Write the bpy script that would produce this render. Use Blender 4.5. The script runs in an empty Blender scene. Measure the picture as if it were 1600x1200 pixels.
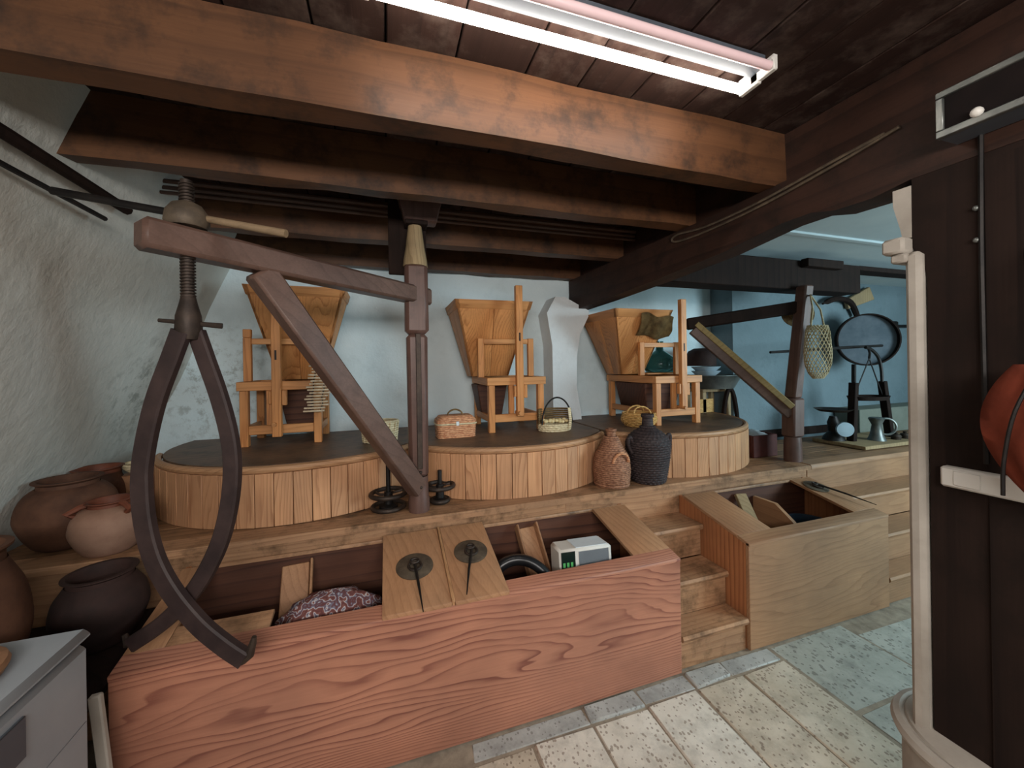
import bpy, bmesh, math, random
from math import sin, cos, pi, radians, sqrt, atan2
from mathutils import Vector, Matrix
random.seed(7)
SC = bpy.context.scene
COL = SC.collection
# ------------------------------------------------------------------ camera, world, lights, exposure
cam_d = bpy.data.cameras.new('camera'); cam = bpy.data.objects.new('camera', cam_d); COL.objects.link(cam)
YAW, ROLL = radians(18), radians(0.9)
r_ = Vector((cos(YAW), -sin(YAW), 0)); f_ = Vector((sin(YAW), cos(YAW), 0)); u_ = Vector((0, 0, 1))
rr = r_*cos(ROLL) - u_*sin(ROLL); uu = r_*sin(ROLL) + u_*cos(ROLL)
cam.matrix_world = Matrix(((rr.x, uu.x, -f_.x, 0), (rr.y, uu.y, -f_.y, 0), (rr.z, uu.z, -f_.z, 1.55), (0, 0, 0, 1)))
cam_d.sensor_fit = 'HORIZONTAL'; cam_d.sensor_width = 36; cam_d.lens = 36*604/1600; cam_d.shift_y = -31/1600
cam_d.clip_start = 0.02
SC.camera = cam
SC.view_settings.view_transform = 'Standard'; SC.view_settings.look = 'None'
SC.view_settings.gamma = 1; SC.view_settings.use_curve_mapping = False
SC.view_settings.exposure = 0.72
SC.cycles.use_denoising = True
SC.cycles.max_bounces = 8; SC.cycles.diffuse_bounces = 5
TUBE_E, TUBE_C = 24.0, (1.0, 0.93, 0.84)
w = bpy.data.worlds.new('world'); SC.world = w; w.use_nodes = True
w.node_tree.nodes['Background'].inputs[0].default_value = (0.5, 0.6, 0.7, 1); w.node_tree.nodes['Background'].inputs[1].default_value = 0.02
def area(name, loc, aim, sx, sy, energy, col):
    d = bpy.data.lights.new(name, 'AREA'); d.shape = 'RECTANGLE'; d.size = sx; d.size_y = sy; d.energy = energy; d.color = col
    o = bpy.data.objects.new(name, d); COL.objects.link(o); o.location = loc
    o.rotation_euler = (Vector(aim)-Vector(loc)).to_track_quat('-Z', 'Y').to_euler(); return o
area('rear_fill', (0.0, -1.35, 1.98), (0.35, 2.2, 1.45), 2.2, 0.36, 42, (1.0, 0.95, 0.90))  # added soft fill from behind the camera, no doorway stands there
area('side_room_daylight', (5.2, -0.7, 1.7), (2.9, 1.6, 1.35), 1.4, 1.4, 80, (0.68, 0.91, 1.0))

# ------------------------------------------------------------------ helpers
WL = {}
def place(o, parent, loc):
    COL.objects.link(o)
    if parent is not None:
        o.parent = parent; WL[o.name] = WL[parent.name].copy()
    else:
        o.location = loc; WL[o.name] = Vector(loc)
    return o
def tags(o, label=None, cat=None, group=None, kind=None):
    if label: o['label'] = label
    if cat: o['category'] = cat
    if group: o['group'] = group
    if kind: o['kind'] = kind
    return o
def thing(name, label, cat, loc, group=None, kind=None):
    o = bpy.data.objects.new(name, None); o.empty_display_size = 0.05
    place(o, None, loc); return tags(o, label, cat, group, kind)

class MB:
    def __init__(s): s.b = bmesh.new()
    def box(s, x0, x1, y0, y1, z0, z1, bev=0.004):
        return s.hexa([(x0,y0,z0),(x1,y0,z0),(x1,y1,z0),(x0,y1,z0),(x0,y0,z1),(x1,y0,z1),(x1,y1,z1),(x0,y1,z1)], bev)
    def hexa(s, p, bev=0.0):
        v = [s.b.verts.new(q) for q in p]
        fs = [s.b.faces.new([v[i] for i in f]) for f in ((3,2,1,0),(4,5,6,7),(0,1,5,4),(1,2,6,5),(2,3,7,6),(3,0,4,7))]
        if bev > 0:
            es = {e for f in fs for e in f.edges}
            bmesh.ops.bevel(s.b, geom=list(es), offset=bev, segments=1, profile=0.5, affect='EDGES', clamp_overlap=True)
        return s
    def bar(s, p0, p1, w, h, up=(0,0,1), bev=0.004, w1=None, h1=None):
        p0 = Vector(p0); p1 = Vector(p1); d = (p1-p0).normalized(); up = Vector(up)
        sd = d.cross(up).normalized(); u = sd.cross(d).normalized()
        w1 = w if w1 is None else w1; h1 = h if h1 is None else h1
        P = []
        for q, a, c in ((p0, w, h), (p1, w1, h1)):
            P += [q - sd*a/2 - u*c/2, q + sd*a/2 - u*c/2, q + sd*a/2 + u*c/2, q - sd*a/2 + u*c/2]
        return s.hexa(P, bev)
    def tube(s, pts, r, seg=8, closed=False, flat=None):
        pts = [Vector(p) for p in pts]; n = len(pts)
        R = r if isinstance(r, (list, tuple)) else [r]*n
        rings = []; prev = None
        for i, p in enumerate(pts):
            if closed: d = pts[(i+1) % n] - pts[i-1]
            else: d = pts[min(i+1, n-1)] - pts[max(i-1, 0)]
            d = d.normalized() if d.length > 1e-9 else Vector((0,0,1))
            if prev is None:
                a = Vector((0,0,1)) if abs(d.z) < 0.9 else Vector((0,1,0))
                x = d.cross(a).normalized()
            else:
                x = prev - d*prev.dot(d)
                x = x.normalized() if x.length > 1e-6 else d.orthogonal().normalized()
            prev = x; y = d.cross(x)
            rings.append([s.b.verts.new(p + x*cos(2*pi*k/seg)*R[i] + y*sin(2*pi*k/seg)*R[i]*(flat or 1)) for k in range(seg)])
        m = n if closed else n-1
        for i in range(m):
            A, B = rings[i], rings[(i+1) % n]
            for k in range(seg): s.b.faces.new((A[k], A[(k+1) % seg], B[(k+1) % seg], B[k]))
        if not closed:
            s.b.faces.new(rings[0][::-1]); s.b.faces.new(rings[-1])
        return s
    def band(s, pts, w, t, nrm):
        """flat strip of rectangular section: width w across the path, thickness t along nrm"""
        pts = [Vector(p) for p in pts]; nrm = Vector(nrm).normalized(); n = len(pts); rings = []
        W = w if isinstance(w, (list, tuple)) else [w]*n
        for i, p in enumerate(pts):
            d = (pts[min(i+1, n-1)] - pts[max(i-1, 0)]).normalized(); sd = d.cross(nrm).normalized()
            a = W[i]/2; c = min(a, t/2)*0.35
            rings.append([s.b.verts.new(p + sd*x + nrm*y) for x, y in ((-a+c,-t/2),(a-c,-t/2),(a,-t/2+c),(a,t/2-c),(a-c,t/2),(-a+c,t/2),(-a,t/2-c),(-a,-t/2+c))])
        for i in range(n-1):
            A, B = rings[i], rings[i+1]
            for k in range(8): s.b.faces.new((A[k], A[(k+1) % 8], B[(k+1) % 8], B[k]))
        s.b.faces.new(rings[0][::-1]); s.b.faces.new(rings[-1]); return s
    def lathe(s, prof, c=(0,0,0), seg=24, sx=1, sy=1, a0=0, bump=None):
        c = Vector(c); rings = []
        for j, (r, z) in enumerate(prof):
            if r < 1e-6: rings.append([s.b.verts.new(c + Vector((0,0,z)))])
            else:
                ring = []
                for k in range(seg):
                    t = a0 + 2*pi*k/seg; q = r + (bump(t, j, z) if bump else 0)
                    ring.append(s.b.verts.new(c + Vector((cos(t)*q*sx, sin(t)*q*sy, z))))
                rings.append(ring)
        for A, B in zip(rings, rings[1:]):
            if len(A) == 1 and len(B) == 1: continue
            for k in range(seg):
                k2 = (k+1) % seg
                if len(A) == 1: s.b.faces.new((A[0], B[k2], B[k]))
                elif len(B) == 1: s.b.faces.new((A[k], A[k2], B[0]))
                else: s.b.faces.new((A[k], A[k2], B[k2], B[k]))
        return s
    def prism(s, poly, axis, a, b):
        def P(p, t):
            return (t, p[0], p[1]) if axis == 'x' else (p[0], t, p[1]) if axis == 'y' else (p[0], p[1], t)
        A = [s.b.verts.new(P(p, a)) for p in poly]; B = [s.b.verts.new(P(p, b)) for p in poly]; n = len(poly)
        s.b.faces.new(A[::-1]); s.b.faces.new(B)
        for i in range(n): s.b.faces.new((A[i], A[(i+1) % n], B[(i+1) % n], B[i]))
        return s
    def sphere(s, c, r, sx=1, sy=1, sz=1, seg=16, rings=8):
        pr = [(r*sin(pi*i/rings), -r*cos(pi*i/rings)*sz) for i in range(rings+1)]
        pr[0] = (0, pr[0][1]); pr[-1] = (0, pr[-1][1])
        return s.lathe(pr, c, seg, sx, sy)
    def mesh(s, name, off=(0,0,0), ang=40):
        bmesh.ops.recalc_face_normals(s.b, faces=s.b.faces[:])
        me = bpy.data.meshes.new(name)
        o = Vector(off)
        for v in s.b.verts: v.co -= o
        for f in s.b.faces: f.smooth = True
        s.b.to_mesh(me); s.b.free()
        me.set_sharp_from_angle(angle=radians(ang)); return me
def obj(name, mb, mat, parent=None, loc=(0,0,0), label=None, cat=None, group=None, kind=None, ang=40):
    off = WL[parent.name] if parent is not None else Vector(loc)
    me = mb.mesh(name, off, ang); me.materials.append(mat)
    o = bpy.data.objects.new(name, me); place(o, parent, loc)
    return tags(o, label, cat, group, kind)
def inst(name, me, parent, wloc, rotz=0, scale=None):
    """another object that shares mesh data, set at a world place under its parent"""
    o = bpy.data.objects.new(name, me); COL.objects.link(o); o.parent = parent
    o.location = Vector(wloc) - WL[parent.name]; o.rotation_euler = (0, 0, rotz); WL[o.name] = Vector(wloc)
    if scale: o.scale = scale
    return o
def box(name, b, mat, parent=None, bev=0.004, **k):
    return obj(name, MB().box(*b, bev), mat, parent, **k)

# ------------------------------------------------------------------ materials
def lin(c):
    return tuple((x/255/12.92 if x/255 <= 0.04045 else ((x/255+0.055)/1.055)**2.4) for x in c) + (1,)
class NT:
    def __init__(s, name):
        s.m = bpy.data.materials.new(name); s.m.use_nodes = True; s.t = s.m.node_tree
        s.bsdf = s.t.nodes['Principled BSDF']
    def n(s, typ, **k):
        x = s.t.nodes.new(typ)
        for a, v in k.items(): setattr(x, a, v)
        return x
    def l(s, a, b): s.t.links.new(a, b)
    def val(s, sock, v):
        if hasattr(v, 'is_output'): s.l(v, sock)
        else: sock.default_value = v
    def math(s, op, a, b=0.0, c=None):
        x = s.n('ShaderNodeMath', operation=op); s.val(x.inputs[0], a); s.val(x.inputs[1], b)
        if c is not None: s.val(x.inputs[2], c)
        return x.outputs[0]
    def vec(s, op, a, b):
        x = s.n('ShaderNodeVectorMath', operation=op); s.val(x.inputs[0], a); s.val(x.inputs[1], b); return x.outputs[0]
    def noise(s, v, scale, detail=3, rough=0.55):
        x = s.n('ShaderNodeTexNoise'); s.val(x.inputs['Vector'], v); x.inputs['Scale'].default_value = scale
        x.inputs['Detail'].default_value = detail; x.inputs['Roughness'].default_value = rough; return x.outputs[0]
    def ramp(s, f, stops):
        x = s.n('ShaderNodeValToRGB'); s.l(f, x.inputs[0]); e = x.color_ramp.elements
        while len(e) < len(stops): e.new(0.5)
        for q, (p, c) in zip(e, stops): q.position = p; q.color = c
        return x.outputs[0]
    def mix(s, f, a, b, blend='MIX'):
        x = s.n('ShaderNodeMix', data_type='RGBA', blend_type=blend); s.val(x.inputs[0], f)
        s.val(x.inputs[6], a); s.val(x.inputs[7], b); return x.outputs[2]
    def coords(s, rnd=True):
        tc = s.n('ShaderNodeTexCoord').outputs['Object']
        if not rnd: return tc
        oi = s.n('ShaderNodeObjectInfo').outputs['Random']
        cv = s.n('ShaderNodeCombineXYZ')
        for i, k in enumerate((7.3, 5.1, 9.7)): s.l(s.math('MULTIPLY', oi, k), cv.inputs[i])
        return s.vec('ADD', tc, cv.outputs[0])
    def bump(s, h, strength=0.3, dist=0.002):
        x = s.n('ShaderNodeBump'); x.inputs['Strength'].default_value = strength; x.inputs['Distance'].default_value = dist
        s.l(h, x.inputs['Height']); s.l(x.outputs[0], s.bsdf.inputs['Normal'])
    def fin(s, col, rough=0.6, spec=0.3, metal=0.0):
        s.val(s.bsdf.inputs['Base Color'], col); s.val(s.bsdf.inputs['Roughness'], rough)
        s.bsdf.inputs['Specular IOR Level'].default_value = spec; s.bsdf.inputs['Metallic'].default_value = metal
        return s.m
def wood(name, light, dark, axis='x', lines=26, warp=0.10, wscale=2.6, stretch=0.13, rough=0.5, spec=0.3, contrast=1.0, grime=None, fibre=0.25, b=(1, .55, .8)):
    N = NT(name); c = N.coords()
    i = 'xyz'.index(axis); sc = [1, 1, 1]; sc[i] = stretch
    v = N.vec('MULTIPLY', c, tuple(sc))
    sep = N.n('ShaderNodeSeparateXYZ'); N.l(v, sep.inputs[0])
    oth = [k for k in range(3) if k != i]
    lin_ = N.math('ADD', sep.outputs[oth[0]], N.math('MULTIPLY', sep.outputs[oth[1]], 0.83))
    n1 = N.noise(v, wscale, 2, 0.4); n2 = N.noise(v, wscale*4.5, 2, 0.5)
    val = N.math('ADD', lin_, N.math('MULTIPLY', n1, warp*4)); val = N.math('ADD', val, N.math('MULTIPLY', n2, warp*0.35))
    fr = N.math('FRACT', N.math('MULTIPLY', val, lines))
    L, D = lin(light), lin(dark)
    mid = tuple(a*.6+c_*.4 for a, c_ in zip(L, D))
    if contrast < 1: D = tuple(a*(1-contrast)+c_*contrast for a, c_ in zip(L, D)); mid = tuple(a*.6+c_*.4 for a, c_ in zip(L, D))
    col = N.ramp(fr, [(0, L), (0.40, L), (0.72, mid), (0.90, D), (0.95, D), (1, L)])
    pl = N.noise(v, wscale*2.2, 2, .5)
    col = N.mix(N.ramp(pl, [(.30, (.25, .25, .25, 1)), (.56, (1, 1, 1, 1))]), tuple(a*.8+c_*.2 for a, c_ in zip(L, D)), col)
    sf = [160, 160, 160]; sf[i] = 4
    fb = N.noise(N.vec('MULTIPLY', c, tuple(sf)), 1.0, 2, 0.6)
    col = N.mix(fibre, col, N.ramp(fb, [(0.3, tuple(x*.55 for x in L[:3])+(1,)), (0.7, tuple(min(1, x*1.15) for x in L[:3])+(1,))]))
    bl = N.noise(c, 2.3, 3, 0.6)
    col = N.mix(1.0, col, N.ramp(bl, [(0.3, (.74, .74, .76, 1)), (0.7, (1.08, 1.06, 1.03, 1))]), 'MULTIPLY')
    if grime:
        g = N.noise(c, 7, 5, 0.7)
        col = N.mix(N.ramp(g, [(0.48, (0, 0, 0, 1)), (0.72, (1, 1, 1, 1))]), col, lin(grime))
    N.bump(N.math('ADD', fb, fr), 0.25, 0.001)
    return N.fin(col, rough, spec)
def mottled(name, c1, c2, scale=6, rough=0.8, spec=0.2, metal=0, detail=5, bump=0.3, bd=0.003, lo=0.35, hi=0.65, stretch=None):
    N = NT(name); c = N.coords()
    if stretch: c = N.vec('MULTIPLY', c, stretch)
    n = N.noise(c, scale, detail, 0.62)
    col = N.ramp(n, [(lo, lin(c1)), (hi, lin(c2))])
    if bump: N.bump(N.noise(c, scale*5, 4, .6), bump, bd)
    return N.fin(col, rough, spec, metal)

W_FRONT = wood('pine_front_grain_x', (184, 128, 104), (124, 72, 62), 'x', 44, 0.17, 2.6, 0.2, 0.42, 0.35, fibre=.16)
W_CHESTX = wood('pine_board_grain_x', (180, 138, 104), (138, 96, 70), 'x', 34, 0.08, 3, .12, .5, contrast=.7, grime=(92, 68, 48))
W_CHESTY = wood('pine_board_grain_y', (184, 140, 100), (142, 92, 58), 'y', 34, 0.08, 3, .12, .5, contrast=.7)
W_OLIVE = wood('pale_pine_front', (168, 128, 96), (132, 94, 68), 'x', 36, 0.16, 2.6, .2, .5, contrast=.6)
W_SIDE = wood('pine_side_grain_z', (178, 118, 78), (128, 74, 48), 'z', 40, 0.05, 3, .1, .5)
W_DECK = wood('worn_deck_boards', (150, 112, 80), (104, 74, 52), 'x', 28, 0.08, 3, .1, .55, grime=(74, 58, 46))
W_STAVE = wood('drum_stave_pine', (206, 156, 116), (158, 108, 76), 'z', 44, 0.10, 5, .13, .5, contrast=.85)
W_RIM = wood('drum_rim_pine', (190, 146, 108), (140, 98, 68), 'x', 40, 0.05, 4, .1, .45, contrast=.7)
W_DTOP = wood('drum_top_worn', (122, 96, 76), (90, 70, 56), 'x', 26, 0.08, 3, .1, .5, grime=(70, 58, 48))
W_HOPZ = wood('hopper_pine_grain_z', (216, 150, 92), (164, 100, 54), 'z', 40, 0.12, 4, .14, .45, contrast=.8)
W_HOPX = wood('hopper_pine_grain_x', (214, 152, 96), (170, 108, 62), 'x', 40, 0.06, 4, .12, .45, contrast=.7)
W_HOPY = wood('hopper_pine_grain_y', (206, 144, 90), (164, 102, 58), 'y', 40, 0.06, 4, .12, .45, contrast=.7)
W_LID = wood('lid_board_grain_y', (174, 130, 96), (140, 98, 68), 'y', 26, 0.06, 3, .1, .5, contrast=.6)
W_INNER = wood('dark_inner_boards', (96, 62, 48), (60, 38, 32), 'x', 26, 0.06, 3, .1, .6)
W_DARKX = wood('dark_ceiling_timber_x', (96, 64, 42), (68, 45, 31), 'x', 14, 0.05, 3, .08, .5, grime=(48, 34, 26), contrast=.6)
W_DARKY = wood('dark_ceiling_timber_y', (60, 40, 32), (44, 30, 25), 'y', 14, 0.05, 3, .08, .6, .2, grime=(34, 25, 21))
W_BLACK = wood('blackened_post_wood', (44, 33, 29), (32, 25, 23), 'z', 14, 0.05, 3, .08, .8, .1, grime=(32, 25, 22))
W_PLANKY = wood('smoked_ceiling_plank', (54, 38, 33), (40, 29, 26), 'y', 14, 0.06, 3, .08, .6, .2, grime=(84, 70, 63))
W_CRANE = wood('crane_brown_paint', (104, 80, 70), (82, 62, 54), 'x', 20, 0.05, 3, .1, .42, grime=(78, 58, 50), contrast=.6)
W_CRANEZ = wood('crane_brown_paint_post', (104, 78, 70), (82, 60, 54), 'z', 20, 0.05, 3, .1, .42, grime=(76, 56, 50), contrast=.6)
W_BARE = wood('bare_weathered_wood', (170, 146, 110), (128, 106, 76), 'z', 30, 0.05, 4, .1, .7, contrast=.7)
W_YEL = wood('yellowed_brace_wood', (150, 128, 84), (112, 92, 58), 'x', 26, 0.05, 4, .1, .7, contrast=.7)
W_STICK = wood('old_stick_wood', (132, 112, 88), (102, 86, 68), 'x', 26, 0.05, 4, .1, .7, contrast=.6)
W_TONG = mottled('tong_dark_wood', (62, 48, 46), (44, 34, 34), 9, .55, .3)
IRON = mottled('rusty_iron', (74, 62, 54), (50, 42, 38), 14, .55, .4, .55)
IRON_D = mottled('dark_iron', (44, 40, 38), (30, 28, 28), 12, .5, .4, .5)
IRON_G = mottled('grey_iron_plate', (112, 98, 82), (80, 70, 60), 18, .6, .3, .4)
CLAY = mottled('dark_clay', (98, 68, 52), (70, 48, 38), 7, .75, .2)
CLAY_P = mottled('pale_pink_clay', (150, 118, 100), (122, 90, 74), 5, .7, .2)
CLAY_B = mottled('blackened_clay', (60, 42, 38), (42, 31, 29), 7, .75, .2)
CLAY_R = mottled('red_clay_rim', (122, 68, 48), (88, 50, 36), 9, .6, .3)
def wicker(name, c1, c2, gap, rows):
    N = NT(name); c = N.coords(False)
    sep = N.n('ShaderNodeSeparateXYZ'); N.l(c, sep.inputs[0])
    fr = N.math('FRACT', N.math('MULTIPLY', sep.outputs[2], rows))
    g = N.ramp(fr, [(0, (1, 1, 1, 1)), (.22, (0, 0, 0, 1)), (.80, (0, 0, 0, 1)), (1, (1, 1, 1, 1))])
    col = N.ramp(N.noise(N.vec('MULTIPLY', c, (1, 1, 2.2)), 55, 3, .6), [(.35, lin(c1)), (.65, lin(c2))])
    col = N.mix(N.math('MULTIPLY', g, .8), col, lin(gap))
    return N.fin(col, .65, .25)
WICK_C = wicker('cream_wicker', (236, 222, 188), (200, 184, 146), (128, 108, 76), 69)
WICK_P = wicker('pinkish_wicker', (222, 170, 128), (176, 112, 78), (92, 54, 40), 79.5)
WICK_O = wicker('golden_wicker', (226, 184, 116), (184, 136, 76), (104, 68, 36), 84)
WICK_B = wicker('brown_wicker', (170, 124, 96), (118, 78, 58), (58, 38, 30), 82.5)
WICK_K = wicker('black_wicker', (72, 60, 60), (44, 38, 40), (20, 18, 20), 65)
WICK_D = mottled('olive_wicker', (128, 104, 70), (88, 70, 46), 40, .7, .2, bump=0)
PEEL = mottled('pale_shells', (232, 214, 168), (196, 170, 118), 20, .7, .2)
WHITE = mottled('white_enamel', (160, 166, 172), (148, 155, 162), 3, .35, .4, bump=0)
WHITE_D = mottled('grey_panel', (84, 90, 98), (74, 80, 88), 3, .4, .4, bump=0)
PLASTIC = mottled('white_plastic', (222, 218, 210), (212, 208, 202), 3, .4, .4, bump=0)
CREAM = mottled('cream_painted_masonry', (182, 174, 164), (160, 152, 142), 5, .7, .2)
RED = mottled('rust_red_cloth', (122, 58, 42), (94, 44, 32), 8, .85, .1)
BLACKP = mottled('black_rubber_hose', (28, 28, 30), (20, 20, 22), 5, .3, .5, bump=0)
SACK = mottled('burlap', (142, 116, 78), (100, 80, 54), 20, .9, .1)
ROPE = mottled('jute_string', (190, 174, 142), (150, 134, 104), 30, .9, .1, bump=0)
TIN = mottled('dull_zinc', (124, 126, 122), (92, 96, 94), 10, .4, .4, .6)
ENAM = mottled('pale_enamel_bowl', (176, 194, 204), (150, 170, 182), 4, .3, .5, bump=0)
BLUEP = mottled('dark_blue_plastic', (36, 48, 62), (28, 38, 50), 4, .4, .4, bump=0)
PAPER = mottled('white_paper', (226, 234, 238), (206, 214, 220), 4, .8, .1, bump=0)
SLAT = mottled('pale_slats', (222, 204, 176), (176, 150, 122), 30, .6, .2, bump=0)
def glass_green():
    N = NT('green_bottle_glass'); m = N.fin(lin((96, 150, 146)), .05, .5)
    N.bsdf.inputs['Transmission Weight'].default_value = .85; N.bsdf.inputs['IOR'].default_value = 1.3; return m
GLASS = glass_green()
def emis(name, col, e, base=(.9, .9, .9, 1)):
    N = NT(name); N.bsdf.inputs['Emission Color'].default_value = tuple(col)+(1,); N.bsdf.inputs['Emission Strength'].default_value = e
    return N.fin(base, .5)
M_TUBE = emis('lit_tube_glass', TUBE_C, TUBE_E)
M_LCDB = mottled('dark_display', (22, 40, 34), (16, 30, 26), 4, .3, .5, bump=0)
M_LCD = emis('green_display', (.15, .5, .18), 0.10, (.06, .3, .08, 1))
M_PINK = mottled('unlit_tube_glass', (244, 214, 216), (238, 204, 208), 3, .25, .5, bump=0)
def plaster(name, c1, c2, stain, spots=None, wet=0.0):
    N = NT(name); c = N.coords(False)
    n = N.noise(c, 1.4, 5, .6); col = N.ramp(n, [(.35, lin(c1)), (.68, lin(c2))])
    s = N.noise(c, 3.3, 6, .68); col = N.mix(N.math('MULTIPLY', N.ramp(s, [(.55, (0,0,0,1)), (.75, (1,1,1,1))]), .55), col, lin(stain))
    if spots:
        # damp mould: a patch of its own on the corner wall
        px, py, pz, rad = spots
        dv = N.n('ShaderNodeVectorMath', operation='DISTANCE'); N.l(c, dv.inputs[0]); dv.inputs[1].default_value = (px, py, pz)
        near = N.ramp(N.math('DIVIDE', dv.outputs['Value'], rad), [(.25, (1,1,1,1)), (1, (0,0,0,1))])
        k = N.noise(c, 13, 6, .75)
        f = N.math('MULTIPLY', near, N.ramp(k, [(.5, (0,0,0,1)), (.62, (1,1,1,1))]))
        col = N.mix(N.math('MULTIPLY', f, .5), col, lin((92, 94, 80)))
    N.bump(N.noise(c, 9, 6, .65), .5, .02)
    return N.fin(col, .9, .1)
P_LEFT = plaster('grey_plaster', (206, 207, 199), (222, 223, 217), (182, 184, 176), (-1.35, 2.95, 1.40, .5))
P_BACK = plaster('pale_blue_plaster', (208, 226, 232), (222, 236, 240), (190, 206, 210), (-1.15, 3.2, 1.42, .55))
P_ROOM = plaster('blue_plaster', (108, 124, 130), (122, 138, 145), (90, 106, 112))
P_CEIL = mottled('pale_ceiling_paint', (196, 208, 210), (184, 198, 202), 2, .8, .1, bump=0)
P_PIER = plaster('white_pier_plaster', (206, 210, 212), (222, 226, 228), (184, 188, 190))
P_DARK = mottled('dark_wall_boards', (30, 23, 22), (22, 18, 18), 5, .8, .1)
def stone(name, c1, c2, pore, ps=58):
    N = NT(name); c = N.coords()
    col = N.ramp(N.noise(c, 5, 5, .6), [(.3, lin(c1)), (.7, lin(c2))])
    col = N.mix(N.math('MULTIPLY', N.ramp(N.noise(c, 9, 6, .7), [(.45, (0,0,0,1)), (.7, (1,1,1,1))]), .6), col, lin(tuple(q*.72 for q in c1)))
    vo = N.n('ShaderNodeTexVoronoi'); vo.inputs['Scale'].default_value = ps; N.l(N.vec('MULTIPLY', c, (1, .8, 1)), vo.inputs['Vector']); vo.inputs['Randomness'].default_value = 1
    th = N.math('ADD', N.math('MULTIPLY', N.noise(c, 16, 3, .6), .8), -.14)
    f = N.math('LESS_THAN', vo.outputs['Distance'], th)
    col = N.mix(N.math('MULTIPLY', f, .65), col, lin(pore))
    N.bump(N.math('SUBTRACT', N.noise(c, 40, 4, .6), f), .5, .004)
    return N.fin(col, .75, .2)
ST_A = stone('speckled_stone', (216, 208, 194), (232, 226, 214), (134, 116, 100))
ST_A2 = stone('brownish_speckled_stone', (190, 176, 156), (214, 202, 184), (118, 100, 86))
ST_B = stone('greenish_stone', (166, 166, 156), (188, 186, 176), (108, 106, 98), 46)
ST_C = stone('grey_kerb_stone', (160, 160, 156), (186, 186, 182), (120, 116, 110))
ST_M = mottled('floor_mortar', (164, 150, 132), (132, 120, 106), 14, .9, .1)
def cloth_pat():
    N = NT('patterned_red_cloth'); c = N.coords(False)
    wv = N.n('ShaderNodeTexWave', wave_type='RINGS', rings_direction='SPHERICAL'); wv.inputs['Scale'].default_value = 9; wv.inputs['Distortion'].default_value = 9; wv.inputs['Detail'].default_value = 2; wv.inputs['Detail Scale'].default_value = 2.5
    N.l(c, wv.inputs[0])
    col = N.ramp(wv.outputs[1], [(0, lin((106, 66, 64))), (.40, lin((136, 92, 86))), (.55, lin((208, 202, 202))), (.75, lin((122, 124, 142))), (1, lin((104, 66, 66)))])
    return N.fin(col, .85, .1)
CLOTH = cloth_pat()

# ------------------------------------------------------------------ the room
XWT, XW0 = -1.05, 2.3
def xw(z): return -1.05 - 0.38*(2.3 - z)
YB = 3.22
floor = thing('floor', None, None, (0, 0, 0), kind='structure')
box('mortar_bed', (-2.3, 6.6, -1.7, 3.4, -0.12, -0.006), ST_M, floor, 0)
def slab(x0, x1, y0, y1, m, h=0.0):
    t = lambda: random.uniform(-.005, .005); z = h + random.uniform(-.003, .002)
    mb = MB().hexa([(x0+.003+t(), y0+.003+t(), -.03), (x1-.003+t(), y0+.005+t(), -.03), (x1-.005+t(), y1-.005+t(), -.03), (x0+.005+t(), y1-.005+t(), -.03),
                    (x0+.003+t(), y0+.003+t(), z), (x1-.003+t(), y0+.003+t(), z), (x1-.003+t(), y1-.003+t(), z), (x0+.003+t(), y1-.003+t(), z)], .005)
    return obj('stone_slab', mb, m, floor)
xs = [-1.1, -.82, -.55, -.28, 0, .27, .545, .815, 1.09, 1.37, 1.65, 1.93]
for i in range(len(xs)-1):
    ys = [-.1, .44, .96, 1.475] if i % 2 else [-.1, .3, .86, 1.475]
    for j in range(3):
        if i < 3 and j == 0: continue
        slab(xs[i], xs[i+1], ys[j], ys[j+1], ST_A2 if (i*3+j*5) % 4 == 1 or i >= 9 else ST_A)
for (a, c) in ((.30, .815), (.815, 1.09), (1.09, 1.38), (1.38, 1.60), (1.60, 1.93)):
    slab(a, c, 1.48, 1.57, ST_C, .006 if a in (.815, 1.38) else -.002)
for i in range(7):
    for j in range(4):
        x0 = 1.94 + i*.56; y0 = -.2 + j*.45 - (i % 2)*.12
        slab(x0, x0+.56, y0, min(y0+.45, 1.57), ST_B, -.004)
# walls
mb = MB()
n, m_ = 26, 16
def wl_pt(i, j):
    y = -1.6 + i*(YB+1.6)/n; z = 2.62*j/m_
    return (xw(z) + .018*sin(3.1*y+2*z) + .012*sin(7*z+5*y), y, z)
vv = [[mb.b.verts.new(wl_pt(i, j)) for j in range(m_+1)] for i in range(n+1)]
for i in range(n):
    for j in range(m_): mb.b.faces.new((vv[i][j], vv[i+1][j], vv[i+1][j+1], vv[i][j+1]))
# back skin so that the wall has thickness
v2 = [mb.b.verts.new(p) for p in ((-2.4, -1.6, 0), (-2.4, YB, 0), (-2.4, YB, 2.62), (-2.4, -1.6, 2.62))]
mb.b.faces.new(v2)
obj('wall_left', mb, P_LEFT, kind='structure', ang=80)
box('wall_back', (-2.4, 3.25, YB, YB+.2, 0, 2.62), P_BACK, kind='structure', bev=0)
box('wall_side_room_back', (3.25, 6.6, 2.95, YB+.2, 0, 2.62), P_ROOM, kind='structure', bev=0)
box('wall_front', (-2.4, 6.6, -1.8, -1.6, 0, 2.62), P_LEFT, kind='structure', bev=0)
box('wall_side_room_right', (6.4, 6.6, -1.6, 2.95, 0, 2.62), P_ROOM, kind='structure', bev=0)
box('wall_partition', (1.72, 1.84, -1.6, .54, 0, 2.62), P_DARK, kind='structure', bev=0)
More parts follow.
